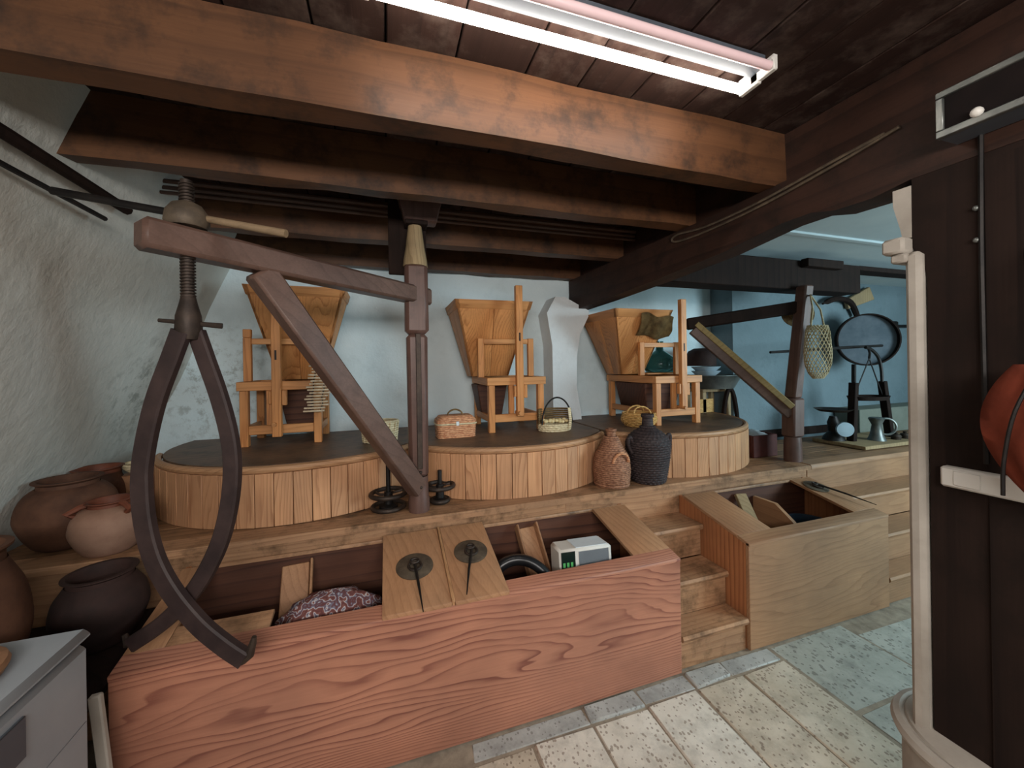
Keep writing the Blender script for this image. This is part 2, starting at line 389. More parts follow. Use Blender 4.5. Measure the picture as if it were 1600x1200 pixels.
# ceiling of smoked planks, and pale ceiling of the side room
ceil = thing('ceiling', None, None, (0, 0, 2.53), kind='structure')
x = -1.45; k = 0
while x < 1.72:
    wd = random.uniform(.19, .24); dz = random.uniform(0, .006)
    box('plank', (x+.003, min(x+wd, 1.73)-.003, -1.6, YB, 2.53+dz, 2.565+dz), W_PLANKY, ceil, .003); x += wd
box('roof_boarding', (-2.4, 1.9, -1.7, YB+.1, 2.58, 2.64), P_DARK, ceil, 0)
ceil2 = thing('ceiling_side_room', None, None, (3, 1, 2.40), kind='structure')
box('ceiling_board', (1.725, 6.6, -1.7, 3.4, 2.40, 2.46), P_CEIL, ceil2, 0)
for y in (1.02, 1.86): box('cover_strip', (1.74, 6.4, y-.02, y+.02, 2.385, 2.41), P_CEIL, ceil2, .003)
# ceiling joists
jl = {1.225: 'heavy ceiling joist nearest the lit tube lamp with warm lit face', 1.735: 'second ceiling joist behind the lamp with lit lower edge',  # second joist's lower edge is brightened by lamp light alone
      2.43: 'third dark ceiling joist crossing behind the crane post', 3.09: 'farthest thin ceiling joist close to the back wall',
      }
for y in (1.225, 1.735, 2.43, 3.09):
    tall = .155 if y < 2 else .13
    mb = MB(); N_ = 14; prev = None
    for i in range(N_+1):
        xx = -1.30 + i*(1.70+1.30)/N_
        j = lambda a: a + random.uniform(-.006, .006)
        ring = [mb.b.verts.new(q) for q in ((xx, j(y), j(2.302)), (xx, j(y+.085), j(2.302)), (xx, j(y+.085), 2.53), (xx, j(y), 2.53))]
        if prev:
            for q in range(4): mb.b.faces.new((prev[q], prev[(q+1) % 4], ring[(q+1) % 4], ring[q]))
        else: mb.b.faces.new(ring[::-1])
        prev = ring
    mb.b.faces.new(prev)
    obj('ceiling_joist', mb, W_DARKX, loc=(0, y, 2.3), label=jl[y], cat='beam', group='ceiling joists')
# girder with cut corbel end over the post
mb = MB(); pr = []
for q in ((3.2, 2.02), (2.6, 2.035), (2.0, 2.06), (1.5, 2.09), (1.2, 2.128), (1.08, 2.128), (1.0, 2.105), (.88, 2.102), (.78, 2.12), (.70, 2.12), (-1.55, 2.12), (-1.55, 2.30), (.8, 2.305), (1.6, 2.295), (2.4, 2.30), (3.2, 2.30)): pr.append(q)
mb.prism(pr, 'x', 1.60, 1.72)
gird = obj('ceiling_girder', mb, W_DARKY, loc=(1.7, 1, 2.0), label='massive dark girder carrying the joists from post to white pier', cat='beam')
box('girder_packing', (1.66, 1.72, -1.55, 3.2, 2.301, 2.53), W_DARKY, gird, .003)
# white wall pier below the girder end
obj('wall_pier', MB().prism([(1.33, .5), (1.63, .5), (1.61, 1.1), (1.57, 1.35), (1.575, 1.6), (1.61, 1.8), (1.70, 1.97), (1.70, 2.01), (1.47, 2.12), (1.38, 2.12), (1.30, 1.98), (1.32, 1.85), (1.345, 1.7), (1.345, 1.1)], 'y', 3.02, YB+.05), P_PIER, kind='structure')
# side-room lintel
lt = thing('dark_lintel', 'dark timber lintel under the pale ceiling of the side room', 'beam', (2.6, 2.2, 2.1))
box('beam_body', (1.74, 3.80, 2.18, 2.36, 2.10, 2.33), W_BLACK, lt, .006)
box('upper_board', (3.81, 6.3, 2.19, 2.32, 2.295, 2.335), W_BLACK, lt, .004)
box('bracket', (3.10, 3.50, 2.12, 2.179, 2.27, 2.335), W_BLACK, lt, .004)

# ------------------------------------------------------------------ raised platform and steps
PZ, PY = 0.76, 2.09
plat = thing('raised_platform', 'long raised wooden platform carrying the three mill drums', 'platform', (0, 2.6, 0))
box('fascia_board', (-1.60, 1.0, PY, PY+.025, .0, .735), W_CHESTX, plat, .003)
box('fascia_board', (1.0, 3.0, PY, PY+.025, .0, .735), W_CHESTX, plat, .003)
box('fascia_board', (3.0, 6.4, PY-.005, PY+.02, .0, .735), W_OLIVE, plat, .003)
obj('nosing', MB().prism([(PY-.035, .728), (PY-.035, .75), (PY-.025, PZ), (PY+.10, PZ), (PY+.10, .728)], 'x', -1.58, 3.0), W_CHESTX, plat)
obj('nosing', MB().prism([(PY-.03, .728), (PY-.03, .75), (PY-.02, PZ+.002), (PY+.10, PZ+.002), (PY+.10, .728)], 'x', 3.012, 6.4), W_OLIVE, plat)
yy = PY+.104
for wd in (.16, .15, .17, .16, .16, .16, .13):
    y1 = min(yy+wd, YB-.005)
    box('deck_board', (-1.60, 3.24 if y1 > 2.94 else 6.38, yy, y1-.003, .725, PZ-random.uniform(0, .002)), W_DECK, plat, .002); yy = y1
def steps(name, label, x0, x1, mat):
    t = thing(name, label, 'steps', ((x0+x1)/2, 1.8, 0))
    for (y, z, yb) in ((1.575, .175, 1.70), (1.70, .365, 1.88), (1.88, .56, 2.09)):
        box('riser', (x0, x1, y+.018, y+.036, z-.19 if z > .2 else 0, z-.03), mat, t, .002)
        obj('tread', MB().prism([(y, z-.03), (y-.006, z-.015), (y, z), (yb+.018, z), (yb+.018, z-.03)], 'x', x0, x1), mat, t)
    return t
steps('wooden_steps', 'worn wooden steps between the two flour chests', 1.385, 1.812, W_CHESTX)
steps('wooden_steps', 'wooden steps right of the olive-toned chest beside the white column', 2.975, 5.2, W_OLIVE)

# ------------------------------------------------------------------ mill drums
TZ = 1.06
def drum(cx, cy, R, label, lo, hi):
    t = thing('mill_drum', label, 'millstone casing', (cx, cy, PZ), 'mill drums on the platform')
    n = 60; me = None
    wd = 2*pi*R/n
    m = MB().box(-wd/2+.0006, wd/2-.0006, -.022, 0, 0, TZ-.035-PZ, .0022).mesh('stave'); m.materials.append(W_STAVE)
    for i in range(n):
        a = -pi/2 + 2*pi*i/n
        x, y = cx+R*cos(a), cy+R*sin(a)
        if y > YB-.05 or not (lo <= x <= hi) : continue
        inst('stave', m, t, (x, y, PZ), a+pi/2)
    # top: D shape clipped at the wall and at the neighbour
    def outline(rad):
        P = []
        for i in range(97):
            a = pi + .12 + (pi-.24)*i/96 if False else pi - .2 + (pi+.4)*i/96
            x, y = cx+rad*cos(a), cy+rad*sin(a)
            P.append((min(max(x, lo), hi), min(y, YB-.01)))
        Q = []
        for p in P:
            if not Q or (abs(p[0]-Q[-1][0])+abs(p[1]-Q[-1][1])) > 1e-4: Q.append(p)
        Q += [(Q[-1][0], YB-.01), (Q[0][0], YB-.01)]
        R_ = []
        for p in Q:
            if not R_ or (abs(p[0]-R_[-1][0])+abs(p[1]-R_[-1][1])) > 1e-4: R_.append(p)
        return R_
    obj('top_board', MB().prism(outline(R-.018), 'z', TZ-.03, TZ), W_DTOP, t)
    pts = []
    for i in range(65):
        a = pi + .03 + (pi-.06)*i/64
        x, y = cx+(R+.004)*cos(a), cy+(R+.004)*sin(a)
        if lo-.001 <= x <= hi+.001: pts.append((x, y, TZ-.018))
    obj('rim', MB().tube(pts, .019, 8), W_RIM, t)
    obj('hidden_fill', MB().prism([(max(lo, cx-R)+.03, cy+.0), (cx, cy-R*.6), (min(hi, cx+R)-.03, cy+.0)], 'z', PZ, TZ-.04), W_INNER, t)
    return t
drum(-.50, 3.02, .80, 'left mill drum of upright boards behind the dark crane', -1.28, .155)
drum(.83, 3.03, .86, 'middle mill drum with warm lit staves below the centre hopper', .175, 1.475)
drum(2.14, 2.96, .83, 'right mill drum with pale staves behind the black demijohn', 1.495, 2.99)

# ------------------------------------------------------------------ hoppers and stands
def lerp(a, b, t): return a + (b-a)*t
def hopper(label, rim, bot):
    rx0, rx1, ry0, ry1, rz = rim; bx0, bx1, by0, by1, bz = bot
    t = thing('grain_hopper', label, 'hopper', ((bx0+bx1)/2, (by0+by1)/2, bz), 'grain hoppers on the mills')
    T = .018
    def P(fx, fy, z, o=0.0):
        k = (z-bz)/(rz-bz); x0, x1, y0, y1 = lerp(bx0, rx0, k)-o, lerp(bx1, rx1, k)+o, lerp(by0, ry0, k)-o, lerp(by1, ry1, k)+o
        return (lerp(x0, x1, fx), lerp(y0, y1, fy), z)
    def wall(name, side, z0, z1, o, th, mat, f0=0, f1=1):
        q = []
        for z in (z0, z1):
            if side == 'f': a, b = P(f0, 0, z, o), P(f1, 0, z, o); d = (0, th, 0)
            if side == 'b': a, b = P(f1, 1, z, o), P(f0, 1, z, o); d = (0, -th, 0)
            if side == 'l': a, b = P(0, f1, z, o), P(0, f0, z, o); d = (th, 0, 0)
            if side == 'r': a, b = P(1, f0, z, o), P(1, f1, z, o); d = (-th, 0, 0)
            a, b, d = Vector(a), Vector(b), Vector(d); q.append((a, b, b+d, a+d))
        return obj(name, MB().hexa(list(q[0])+list(q[1]), .0015), mat, t)
    for s in 'fblr':
        wall('hopper_board', s, bz, rz-.002, 0, T, W_HOPZ, 0, .497); wall('hopper_board', s, bz, rz-.002, 0, T, W_HOPZ, .503, 1)
        wall('rim_board', s, rz-.062, rz, .007, T+.012, W_HOPX if s in 'fb' else W_HOPY)
    return t, P
def stand(label, x0, x1, y0, y1, zt, stick=None, horse=None, rail_z=1.165, chute=None, peg=True):
    t = thing('hopper_stand', label, 'stand', ((x0+x1)/2, (y0+y1)/2, TZ), 'hopper stands on the drums')
    L = .046
    for (a, c) in ((x0, y0), (x1-L, y0), (x0, y1-L), (x1-L, y1-L)): box('leg', (a, a+L, c, c+L, TZ, zt-.055), W_HOPZ, t, .003)
    box('apron_rail', (x0-.012, x1+.012, y0-.012, y0+.022, zt-.056, zt), W_HOPX, t, .003)
    box('apron_rail', (x0-.012, x1+.012, y1-.022, y1+.012, zt-.056, zt), W_HOPX, t, .003)
    box('apron_rail', (x0-.012, x0+.022, y0+.023, y1-.023, zt-.056, zt), W_HOPY, t, .003)
    box('apron_rail', (x1-.022, x1+.012, y0+.023, y1-.023, zt-.056, zt), W_HOPY, t, .003)
    box('lower_rail', (x0+L, x1-L, y0+.006, y0+.036, rail_z-.028, rail_z+.028), W_HOPX, t, .003)
    box('lower_rail', (x0+.006, x0+.032, y0+L, y1-L, rail_z-.028, rail_z+.02), W_HOPY, t, .003)
    box('lower_rail', (x1-.032, x1-.006, y0+L, y1-L, rail_z-.028, rail_z+.02), W_HOPY, t, .003)
    if horse:
        hx0, hx1, hy, hz, P = horse
        box('upright', (hx0, hx0+.046, hy, hy+.03, zt, hz), W_HOPZ, t, .003)
        box('upright', (hx1-.046, hx1, hy, hy+.03, zt, hz), W_HOPZ, t, .003)
        box('crossbar', (hx0+.046, hx1-.046, hy+.004, hy+.026, hz-.042, hz-.004), W_HOPX, t, .003)
    if stick:
        sx, sz0, sz1 = stick
        s = box('pole', (sx-.026, sx+.026, y0-.052, y0-.014, sz0, sz1), W_HOPZ, t, .003)
        box('pole_slot', (sx-.006, sx+.005, y0-.0535, y0-.050, sz1-.40, sz1-.34), IRON_D, s, 0)
        box('pole_block', (sx-.045, sx-.028, y0-.045, y0-.014, zt-.14, zt-.06), W_HOPZ, t, .003)
        box('pole_block', (sx+.028, sx+.055, y0-.045, y0-.014, zt-.15, zt-.055), W_HOPZ, t, .003)
        box('centre_post', (sx-.07, sx-.03, y0+.004, y0+.03, rail_z+.028, zt-.056), W_HOPZ, t, .003)
        obj('peg', MB().tube([(sx-.01, y0-.075, rail_z+.04), (sx-.01, y0+.02, rail_z+.04)], .013, 8), W_HOPX, t)
    if chute:
        cx0, cx1, cy0, cy1, dx = chute
        obj('feed_chute', MB().hexa([(cx0+.05+dx, cy0+.05, 1.12), (cx1-.04+dx, cy0+.05, 1.10), (cx1-.04+dx, cy1-.02, 1.12), (cx0+.05+dx, cy1-.02, 1.14),
             (cx0, cy0, zt-.06), (cx1, cy0, zt-.06), (cx1, cy1, zt-.06), (cx0, cy1, zt-.06)], .006), W_INNER, t)
    return t
ZT = 1.455
# middle mill
hopper('centre hopper of clean orange pine on the middle drum', (.475, 1.056, 2.74, 3.19, 2.022), (.625, .925, 2.945, 3.12, ZT+.004))
stand('pine stand with tall pole holding the centre hopper', .69, 1.115, 2.67, 3.16, ZT, (.913, 1.175, 2.115), (.645, 1.085, 2.792, 1.745, None), 1.16, (.66, .90, 2.90, 3.13, -.0))
# left mill
hopper('left hopper partly hidden behind the slanting crane brace', (-.855, -.262, 2.85, 3.18, 2.085), (-.70, -.43, 3.0, 3.14, ZT+.014))
ls = stand('left pine stand on the drum behind the crane tongs', -.868, -.408, 2.79, 3.17, ZT+.01, (-.654, 1.12, 2.0), (-.868, -.42, 2.868, 1.745, None), 1.16, (-.70, -.44, 2.96, 3.12, 0))
box('upright_tip', (-.868, -.822, 2.868, 2.898, 1.7455, 1.80), W_HOPZ, ls, .003)
# right mill
hopper('right hopper with burlap draped over its corner', (1.697, 2.228, 2.60, 3.17, 1.972), (1.905, 2.125, 2.85, 3.08, ZT-.006))
stand('right pine stand above the yellow basket and demijohns', 1.958, 2.378, 2.47, 3.14, ZT-.015, (2.182, 1.195, 2.03), (1.985, 2.385, 2.70, 1.715, None), 1.155, (1.97, 2.33, 2.62, 3.05, 0))
# string of thin slats hung on the left stand
t = thing('slat_string', 'hanging curled string of thin pale slats before the left stand', 'slats', (-.41, 2.70, 1.27))
for i in range(19):
    f = i/18; z = 1.615 - f*.34; cx = -.385 - .045*f + .012*sin(i*1.7)
    box('slat', (cx-.06, cx+.06, 2.695, 2.72, z-.0055, z+.0055), SLAT, t, .002)
for dx in (-.03, .03):
    obj('cord', MB().tube([(-.385-.045*k/8+dx+.006*sin(k*3), 2.709, 1.64-k*.37/8) for k in range(9)], .004, 6), IRON_D, t)
obj('hook', MB().tube([(-.385, 2.709, 1.63), (-.385, 2.75, 1.67), (-.385, 2.80, 1.70)], .004, 6), IRON_D, t)
# burlap on the right hopper
mb = MB(); N_ = 18; rows = []
for i in range(N_+1):
    u = i/N_; row = []
    for j in range(9):
        v = j/8
        x = lerp(1.93, 2.25, u); z = lerp(1.94-.03*u, 1.72+.06*(1-u)**2+.03*u, v) + .012*sin(9*u+5*v)
        k = (z-ZT)/(1.972-ZT); yf = lerp(2.85, 2.60, k)
        y = yf - .022 - .03*sin(pi*v)*abs(sin(6*u+2.2*v)) - .012*sin(14*u)*v
        row.append(mb.b.verts.new((x, y, z)))
    rows.append(row)
for i in range(N_):
    for j in range(8): mb.b.faces.new((rows[i][j], rows[i+1][j], rows[i+1][j+1], rows[i][j+1]))
bmesh.ops.solidify(mb.b, geom=mb.b.faces[:], thickness=.008)
obj('burlap_sack', mb, SACK, loc=(2.08, 2.6, 1.8), label='folded brown burlap draped on the front of the right hopper', cat='sack', ang=70)

# ------------------------------------------------------------------ crane with stone tongs
A0 = Vector((.159, 2.171, 1.935)); A1 = Vector((-.69, 1.42, 1.955)); ad = (A1-A0).normalized()
cr = thing('millstone_crane', 'dark brown post crane with slanting arm and brace', 'crane', (.159, 2.171, PZ))
mb = MB(); mb.lathe([(.0, PZ), (.056, PZ), (.057, .82), (.052, .84), (.050, .95)], (.159, 2.171, 0), 16)
mb.hexa([(.109, 2.121, .95), (.209, 2.121, .95), (.209, 2.221, .95), (.109, 2.221, .95), (.104, 2.116, 1.72), (.214, 2.116, 1.72), (.214, 2.226, 1.72), (.104, 2.226, 1.72)], .018)
mb.hexa([(.098, 2.112, 1.72), (.222, 2.112, 1.72), (.222, 2.23, 1.72), (.098, 2.23, 1.72), (.100, 2.114, 2.10), (.220, 2.114, 2.10), (.220, 2.228, 2.10), (.100, 2.228, 2.10)], .02)
obj('post', mb, W_CRANEZ, cr)
obj('post_tip', MB().lathe([(.0, 2.09), (.066, 2.09), (.062, 2.13), (.050, 2.2), (.040, 2.28), (.036, 2.31), (0, 2.312)], (.159, 2.171, 0), 10), W_BARE, cr)
box('metal_strap', (.15, .176, 2.105, 2.113, 1.0, 1.72), IRON, cr, .002)
mb = MB().bar(A0 + ad*-.09, A1, .088, .092, bev=.012); arm = obj('arm', mb, W_CRANE, cr)
obj('iron_strap', MB().bar(A0+ad*-.05+Vector((-.035, -.042, 0)), A0+ad*.10+Vector((-.035, -.042, 0)), .012, .026), IRON, arm)
B0 = A0 + ad*.80 + Vector((0, 0, -.04)); B1 = Vector((.155, 2.150, .88))
obj('brace', MB().bar(B0, B1, .075, .098, up=(0, 0, 1), bev=.01), W_CRANE, cr)
for z in (.90, .98): obj('bolt', MB().sphere((.165, 2.112, z), .009, seg=8, rings=5), IRON, cr)
# bearing block on the ceiling
cb = thing('bearing_block', 'dark timber block on the ceiling holding the top of the crane post', 'bearing', (.16, 2.26, 2.3))
box('back_board', (.02, .225, 2.235, 2.265, 2.06, 2.53), W_BLACK, cb, .004)
obj('block', MB().hexa([(.105, 2.135, 2.335), (.275, 2.135, 2.335), (.275, 2.233, 2.335), (.105, 2.233, 2.335), (.055, 2.135, 2.53), (.325, 2.135, 2.53), (.325, 2.233, 2.53), (.055, 2.233, 2.53)], .006), W_CRANEZ, cb)
box('socket', (.105, .225, 2.125, 2.233, 2.312, 2.334), W_BLACK, cb, .004)
# screw, nut and turning bar
Q = Vector((-.615, 1.517, 0))
Q = A0 + (A1-A0)*.895; Q.z = 0
ss = thing('lifting_screw', 'long threaded iron screw through the end of the crane arm', 'screw', (Q.x, Q.y, 1.70))
obj('core', MB().tube([(Q.x, Q.y, 1.70), (Q.x, Q.y, 2.155)], .0165, 12), IRON, ss)
mb = MB(); hel = []
for i in range(42*12+1):
    a = 2*pi*i/12; hel.append((Q.x+.018*cos(a), Q.y+.018*sin(a), 1.725+.42*i/(42*12)))
mb.tube(hel, .0036, 5); obj('thread', mb, IRON, ss)
obj('nut', MB().lathe([(0, 2.003), (.052, 2.003), (.060, 2.02), (.056, 2.05), (.040, 2.075), (.02, 2.085), (0, 2.085)], (Q.x, Q.y, 0), 20), IRON_G, ss)
hb = thing('turning_bar', 'long thin turning bar lying through the screw nut above the crane arm', 'bar', (Q.x, Q.y, 2.04))
HL, HR = Vector((-1.022, 1.651, 2.136)), Vector((-.303, 1.418, 1.985))
mid = HL.lerp(HR, .57)
obj('iron_half', MB().tube([HL, HL.lerp(mid, .5), mid], [.013, .012, .012], 10), IRON_D, hb)
obj('wooden_half', MB().tube([mid, HR.lerp(mid, .03), HR], [.011, .013, .013], 10), W_STICK, hb)
# tongs
tg = thing('stone_tongs', 'pair of large curved dark tongs hanging open from the screw', 'tongs', (Q.x, Q.y, .62))
fwv, rtv = f_, r_
def onp(px, py, dd=0):      # points measured on the plane of the tongs
    return Vector((Q.x, Q.y, 0)) + rtv*px + fwv*dd + Vector((0, 0, py))
def spl(P, n=10):
    out = []
    for i in range(len(P)-1):
        p0, p1, p2, p3 = P[max(i-1, 0)], P[i], P[i+1], P[min(i+2, len(P)-1)]
        for k in range(n):
            t = k/n; out.append(tuple(.5*((2*b)+(-a+c)*t+(2*a-5*b+4*c-d)*t*t+(-a+3*b-3*c+d)*t**3) for a, b, c, d in zip(p0, p1, p2, p3)))
    out.append(tuple(P[-1])); return out
lb = [(-.01, 1.67), (-.045, 1.58), (-.095, 1.45), (-.130, 1.31), (-.143, 1.20), (-.135, 1.07), (-.105, .95), (-.05, .845), (.03, .745), (.11, .675), (.175, .63)]
rb = [(.01, 1.67), (.040, 1.58), (.08, 1.46), (.110, 1.34), (.120, 1.24), (.112, 1.13), (.084, 1.01), (.04, .91), (-.02, .82), (-.11, .73), (-.215, .66)]
obj('tong_arm', MB().band([onp(a, b, -.016) for a, b in spl(lb)], [.056]*40+[.058]*61, .03, fwv), W_TONG, tg)
obj('tong_arm', MB().band([onp(a, b, .018) for a, b in spl(rb)], [.050]*101, .03, fwv), W_TONG, tg)
mb = MB(); mb.lathe([(0, 1.64), (.026, 1.645), (.036, 1.68), (.034, 1.72), (.024, 1.76), (.018, 1.79), (0, 1.79)], (Q.x, Q.y, 0), 14)
obj('swivel_eye', mb, IRON, tg)
obj('cross_pin', MB().tube([onp(-.07, 1.705, -.03), onp(.085, 1.69, .03)], [.006, .009], 8), IRON, tg)
obj('tip_hook', MB().tube([onp(.165, .625, -.016), onp(.19, .645, -.016), onp(.20, .68, -.016), onp(.205, .70, -.016)], [.014, .014, .011, .007], 8), IRON, tg)
obj('tip_hook', MB().tube([onp(-.205, .668, .018), onp(-.23, .66, .018), onp(-.24, .69, .018)], [.014, .013, .008], 8), IRON, tg)

# ------------------------------------------------------------------ flour chests
FY = 1.573
def top(y): return .574 + (y-FY)*(.688-.574)/(2.09-FY)
def sloped(x0, x1, y0, y1, th, lift, mat, name, parent, bev=.002, **k):
    P = [(x0, y0, top(y0)+lift-th), (x1, y0, top(y0)+lift-th), (x1, y1, top(y1)+lift-th), (x0, y1, top(y1)+lift-th),
         (x0, y0, top(y0)+lift), (x1, y0, top(y0)+lift), (x1, y1, top(y1)+lift), (x0, y1, top(y1)+lift)]
    return obj(name, MB().hexa(P, bev), mat, parent, **k)
def chest(label, x0, x1, ops, mfront, mside, zf):
    c = thing('flour_chest', label, 'chest', ((x0+x1)/2, 1.83, 0), 'sloping flour chests')
    box('front_panel', (x0, x1, FY, FY+.022, 0, .574-.001), mfront, c, .003)
    for a in (x0, x1-.02):
        obj('side_panel', MB().prism([(FY+.022, 0), (PY-.002, 0), (PY-.002, top(PY)-.018), (FY+.022, top(FY+.022)-.018)], 'x', a, a+.02), mside, c)
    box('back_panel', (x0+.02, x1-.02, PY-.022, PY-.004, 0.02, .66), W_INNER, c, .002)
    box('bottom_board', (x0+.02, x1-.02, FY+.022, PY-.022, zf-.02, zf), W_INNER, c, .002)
    sloped(x0, x1, FY-.002, 1.648, .018, 0, mfront, 'front_strip', c); sloped(x0, x1, 2.05, PY-.037, .018, 0, W_CHESTX, 'back_strip', c)
    return c
c1 = chest('big reddish pine flour chest with bold grain below the crane', -.86, 1.375, None, W_FRONT, W_SIDE, .30)
sloped(-.86, -.745, 1.648, 2.05, .018, 0, W_LID, 'top_board', c1)
sloped(1.155, 1.375, 1.648, 2.05, .018, 0, W_LID, 'top_board', c1)
sloped(-.745, -.43, 1.648, 1.735, .016, -.004, W_CHESTX, 'cover_board', c1)
sloped(-.03, .238, FY-.008, 2.052, .018, .0185, W_LID, 'lid_board', c1)
sloped(.252, .482, FY-.008, 2.052, .018, .0185, W_LID, 'lid_board', c1)
sloped(.2385, .2515, FY-.006, 2.052, .022, .024, W_CHESTY, 'batten', c1)
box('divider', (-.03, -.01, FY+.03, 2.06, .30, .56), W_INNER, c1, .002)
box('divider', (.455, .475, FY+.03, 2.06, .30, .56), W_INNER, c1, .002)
obj('chute_board', MB().bar((-.42, 2.06, .62), (-.40, 1.84, .33), .115, .014), W_LID, c1)
obj('chute_side', MB().bar((-.352, 2.06, .635), (-.332, 1.84, .345), .012, .045), W_LID, c1)
obj('chute_board', MB().bar((.735, 2.06, .625), (.76, 1.86, .36), .10, .014), W_LID, c1)
for dx in (-.056, .056): obj('chute_side', MB().bar((.735+dx, 2.06, .645), (.76+dx, 1.86, .38), .012, .05), W_LID, c1)
c2 = chest('smaller olive-toned flour chest on the right beside the steps', 1.822, 2.965, None, W_OLIVE, W_SIDE, .30)
sloped(1.822, 2.075, 1.648, 2.05, .018, 0, W_LID, 'top_board', c2)
sloped(2.775, 2.965, 1.648, 2.05, .018, 0, W_LID, 'top_board', c2)
obj('chute_board', MB().bar((2.30, 2.05, .63), (2.22, 1.80, .36), .075, .03), W_BARE, c2)
obj('divider', MB().prism([(1.66, .30), (2.06, .30), (2.06, .60), (1.9, .60), (1.78, .52), (1.70, .42)], 'x', 2.43, 2.455), W_LID, c2)
def disc_spike(label, x, y, r, tip, lift=.0185):
    z = top(y)+lift
    t = thing('disc_latch', label, 'latch', (x, y, z), 'iron discs with spikes')
    k = (.688-.574)/(2.09-FY); nrm = Vector((0, -k, 1)).normalized(); rot = Vector((0, 0, 1)).rotation_difference(nrm).to_matrix()
    def R(p): return rot @ Vector(p) + Vector((x, y, z))
    def radd(mb0, name, m):
        for v in mb0.b.verts: v.co = R(v.co)
        return obj(name, mb0, m, t)
    radd(MB().lathe([(0, 0.001), (r, .001), (r, .006), (r-.004, .008), (0, .010)], seg=28), 'disc', IRON_G)
    radd(MB().tube([(.028*cos(a), .028*sin(a)-.012, .016) for a in [2*pi*i/20 for i in range(20)]], .006, 7, True), 'ring', IRON)
    radd(MB().tube([(.018*cos(a), .012+.014*sin(a), .022) for a in [2*pi*i/14 for i in range(14)]], .005, 6, True), 'shackle', IRON)
    T = Vector(tip)
    obj('spike', MB().tube([R((0, -.02, .026)), R((T.x/2, T.y/2, .029)), R(T)], [.0065, .006, .002], 7), IRON_D, t)
    return t
disc_spike('iron disc and spike on the lid board beside the patterned cloth', .108, 1.80, .082, (.012, -.285, .028))
disc_spike('iron disc and spike on the lid board beside the black hose', .372, 1.835, .080, (-.075, -.28, .028))
ds = disc_spike('iron disc and bar on the right edge of the smaller chest', 2.86, 1.93, .075, (.10, -.30, .028), .0005)

# chest contents
mb = MB()
mb.lathe([(0, 0)] + [(.235*sin(pi*(.5+.5*i/9))**.40 if i else .235, .235*(i/9)**.9) for i in range(9)] + [(0, .245)], (0, 0, 0), 40, 1, .55,
         bump=lambda t, j, z: .016*sin(5*t+j)+.010*sin(9*t-2*j))
for v in mb.b.verts: v.co += Vector((-.235, 1.79, .37))
obj('cloth_bundle', mb, CLOTH, loc=(-.235, 1.79, .30), label='bundle of patterned red and blue cloth in the big chest', cat='cloth', ang=75)
box('cloth_box', (-.42, -.05, 1.68, 1.90, .30, .372), W_INNER, loc=(-.2, 1.8, .3), label='low dark box under the patterned cloth bundle', cat='box')
dv = thing('electronic_device', 'white box-shaped device with small dark green display inside the big chest', 'device', (.93, 1.76, .415))
def dev(name, b, m, bev=.006, par=None):
    mb = MB().box(*b, bev); R = Matrix.Rotation(radians(-4), 3, 'Z') @ Matrix.Rotation(radians(-6), 3, 'X')
    for v in mb.b.verts: v.co = R @ v.co + Vector((.93, 1.76, .415))
    return obj(name, mb, m, par or dv)
box('device_box', (.78, 1.08, 1.68, 1.85, .30, .413), W_INNER, loc=(.93, 1.76, .30), label='dark wooden box under the white electronic device', cat='box')
bd = dev('casing', (-.14, .14, -.07, .07, .0, .215), PLASTIC, .012)
dsp = dev('display', (-.132, -.06, -.0735, -.069, .075, .205), M_LCDB, 0, bd)
for (a, b) in ((-.125, .10), (-.108, .10), (-.088, .10), (-.125, .135), (-.105, .135), (-.085, .135)): dev('digit', (a, a+.012, -.0745, -.073, b, b+.022), M_LCD, 0, bd); dev('keypad', (-.04, .12, -.072, -.069, .12, .20), WHITE, 0, bd)
dev('label_sheet', (-.05, .12, -.06, .06, .215, .2175), PAPER, 0, bd)
hp = [(.47, 1.77, .33), (.45, 1.78, .46), (.49, 1.785, .565), (.565, 1.785, .600), (.65, 1.77, .585), (.72, 1.735, .53), (.765, 1.70, .44), (.77, 1.69, .33)]
obj('rubber_hose', MB().tube(spl(hp, 6), .026, 12), BLACKP, loc=(.6, 1.74, .33), label='arched black rubber hose inside the big chest', cat='hose')
pot = thing('blue_pot', 'dark blue pot standing inside the smaller chest', 'pot', (2.60, 1.80, .30))
obj('body', MB().lathe([(0, 0), (.09, 0), (.12, .06), (.13, .2), (.12, .2), (.11, .06), (0, .02)], (2.60, 1.80, .30), 24), BLUEP, pot)
obj('handle', MB().tube([(2.52, 1.86, .46), (2.47, 1.93, .55), (2.46, 1.95, .58)], .018, 8), W_BARE, pot)

# ------------------------------------------------------------------ handwheels on the platform
def handwheel(label, x, y, r, zr, ztop, low):
    t = thing('handwheel', label, 'handwheel', (x, y, PZ), 'iron handwheels on the platform')
    circ = lambda R, z, n=32: [(x+R*cos(2*pi*i/n), y+R*sin(2*pi*i/n), z) for i in range(n)]
    obj('upper_ring', MB().tube(circ(r, zr), .0125, 9, True), IRON, t)
    obj('lower_ring', MB().tube(circ(r*low, PZ+.014), .012, 9, True), IRON, t)
    for k in range(3):
        a = 2*pi*k/3+.4
        obj('spoke', MB().tube(spl([(x, y, zr-.004), (x+r*.5*cos(a+.35), y+r*.5*sin(a+.35), zr-.006), (x+r*cos(a), y+r*sin(a), zr)], 5), .007, 7), IRON, t)
    obj('hub', MB().lathe([(0, PZ), (.05, PZ), (.05, PZ+.02), (.025, PZ+.03), (.022, zr+.012), (0, zr+.014)], (x, y, 0), 16), IRON_D, t)
    obj('rod', MB().tube([(x, y, zr), (x, y, ztop)], .0125, 10), IRON_D, t)
handwheel('iron handwheel with tall rod left of the crane post', 0.0, 2.255, .092, .845, 1.035, .92)
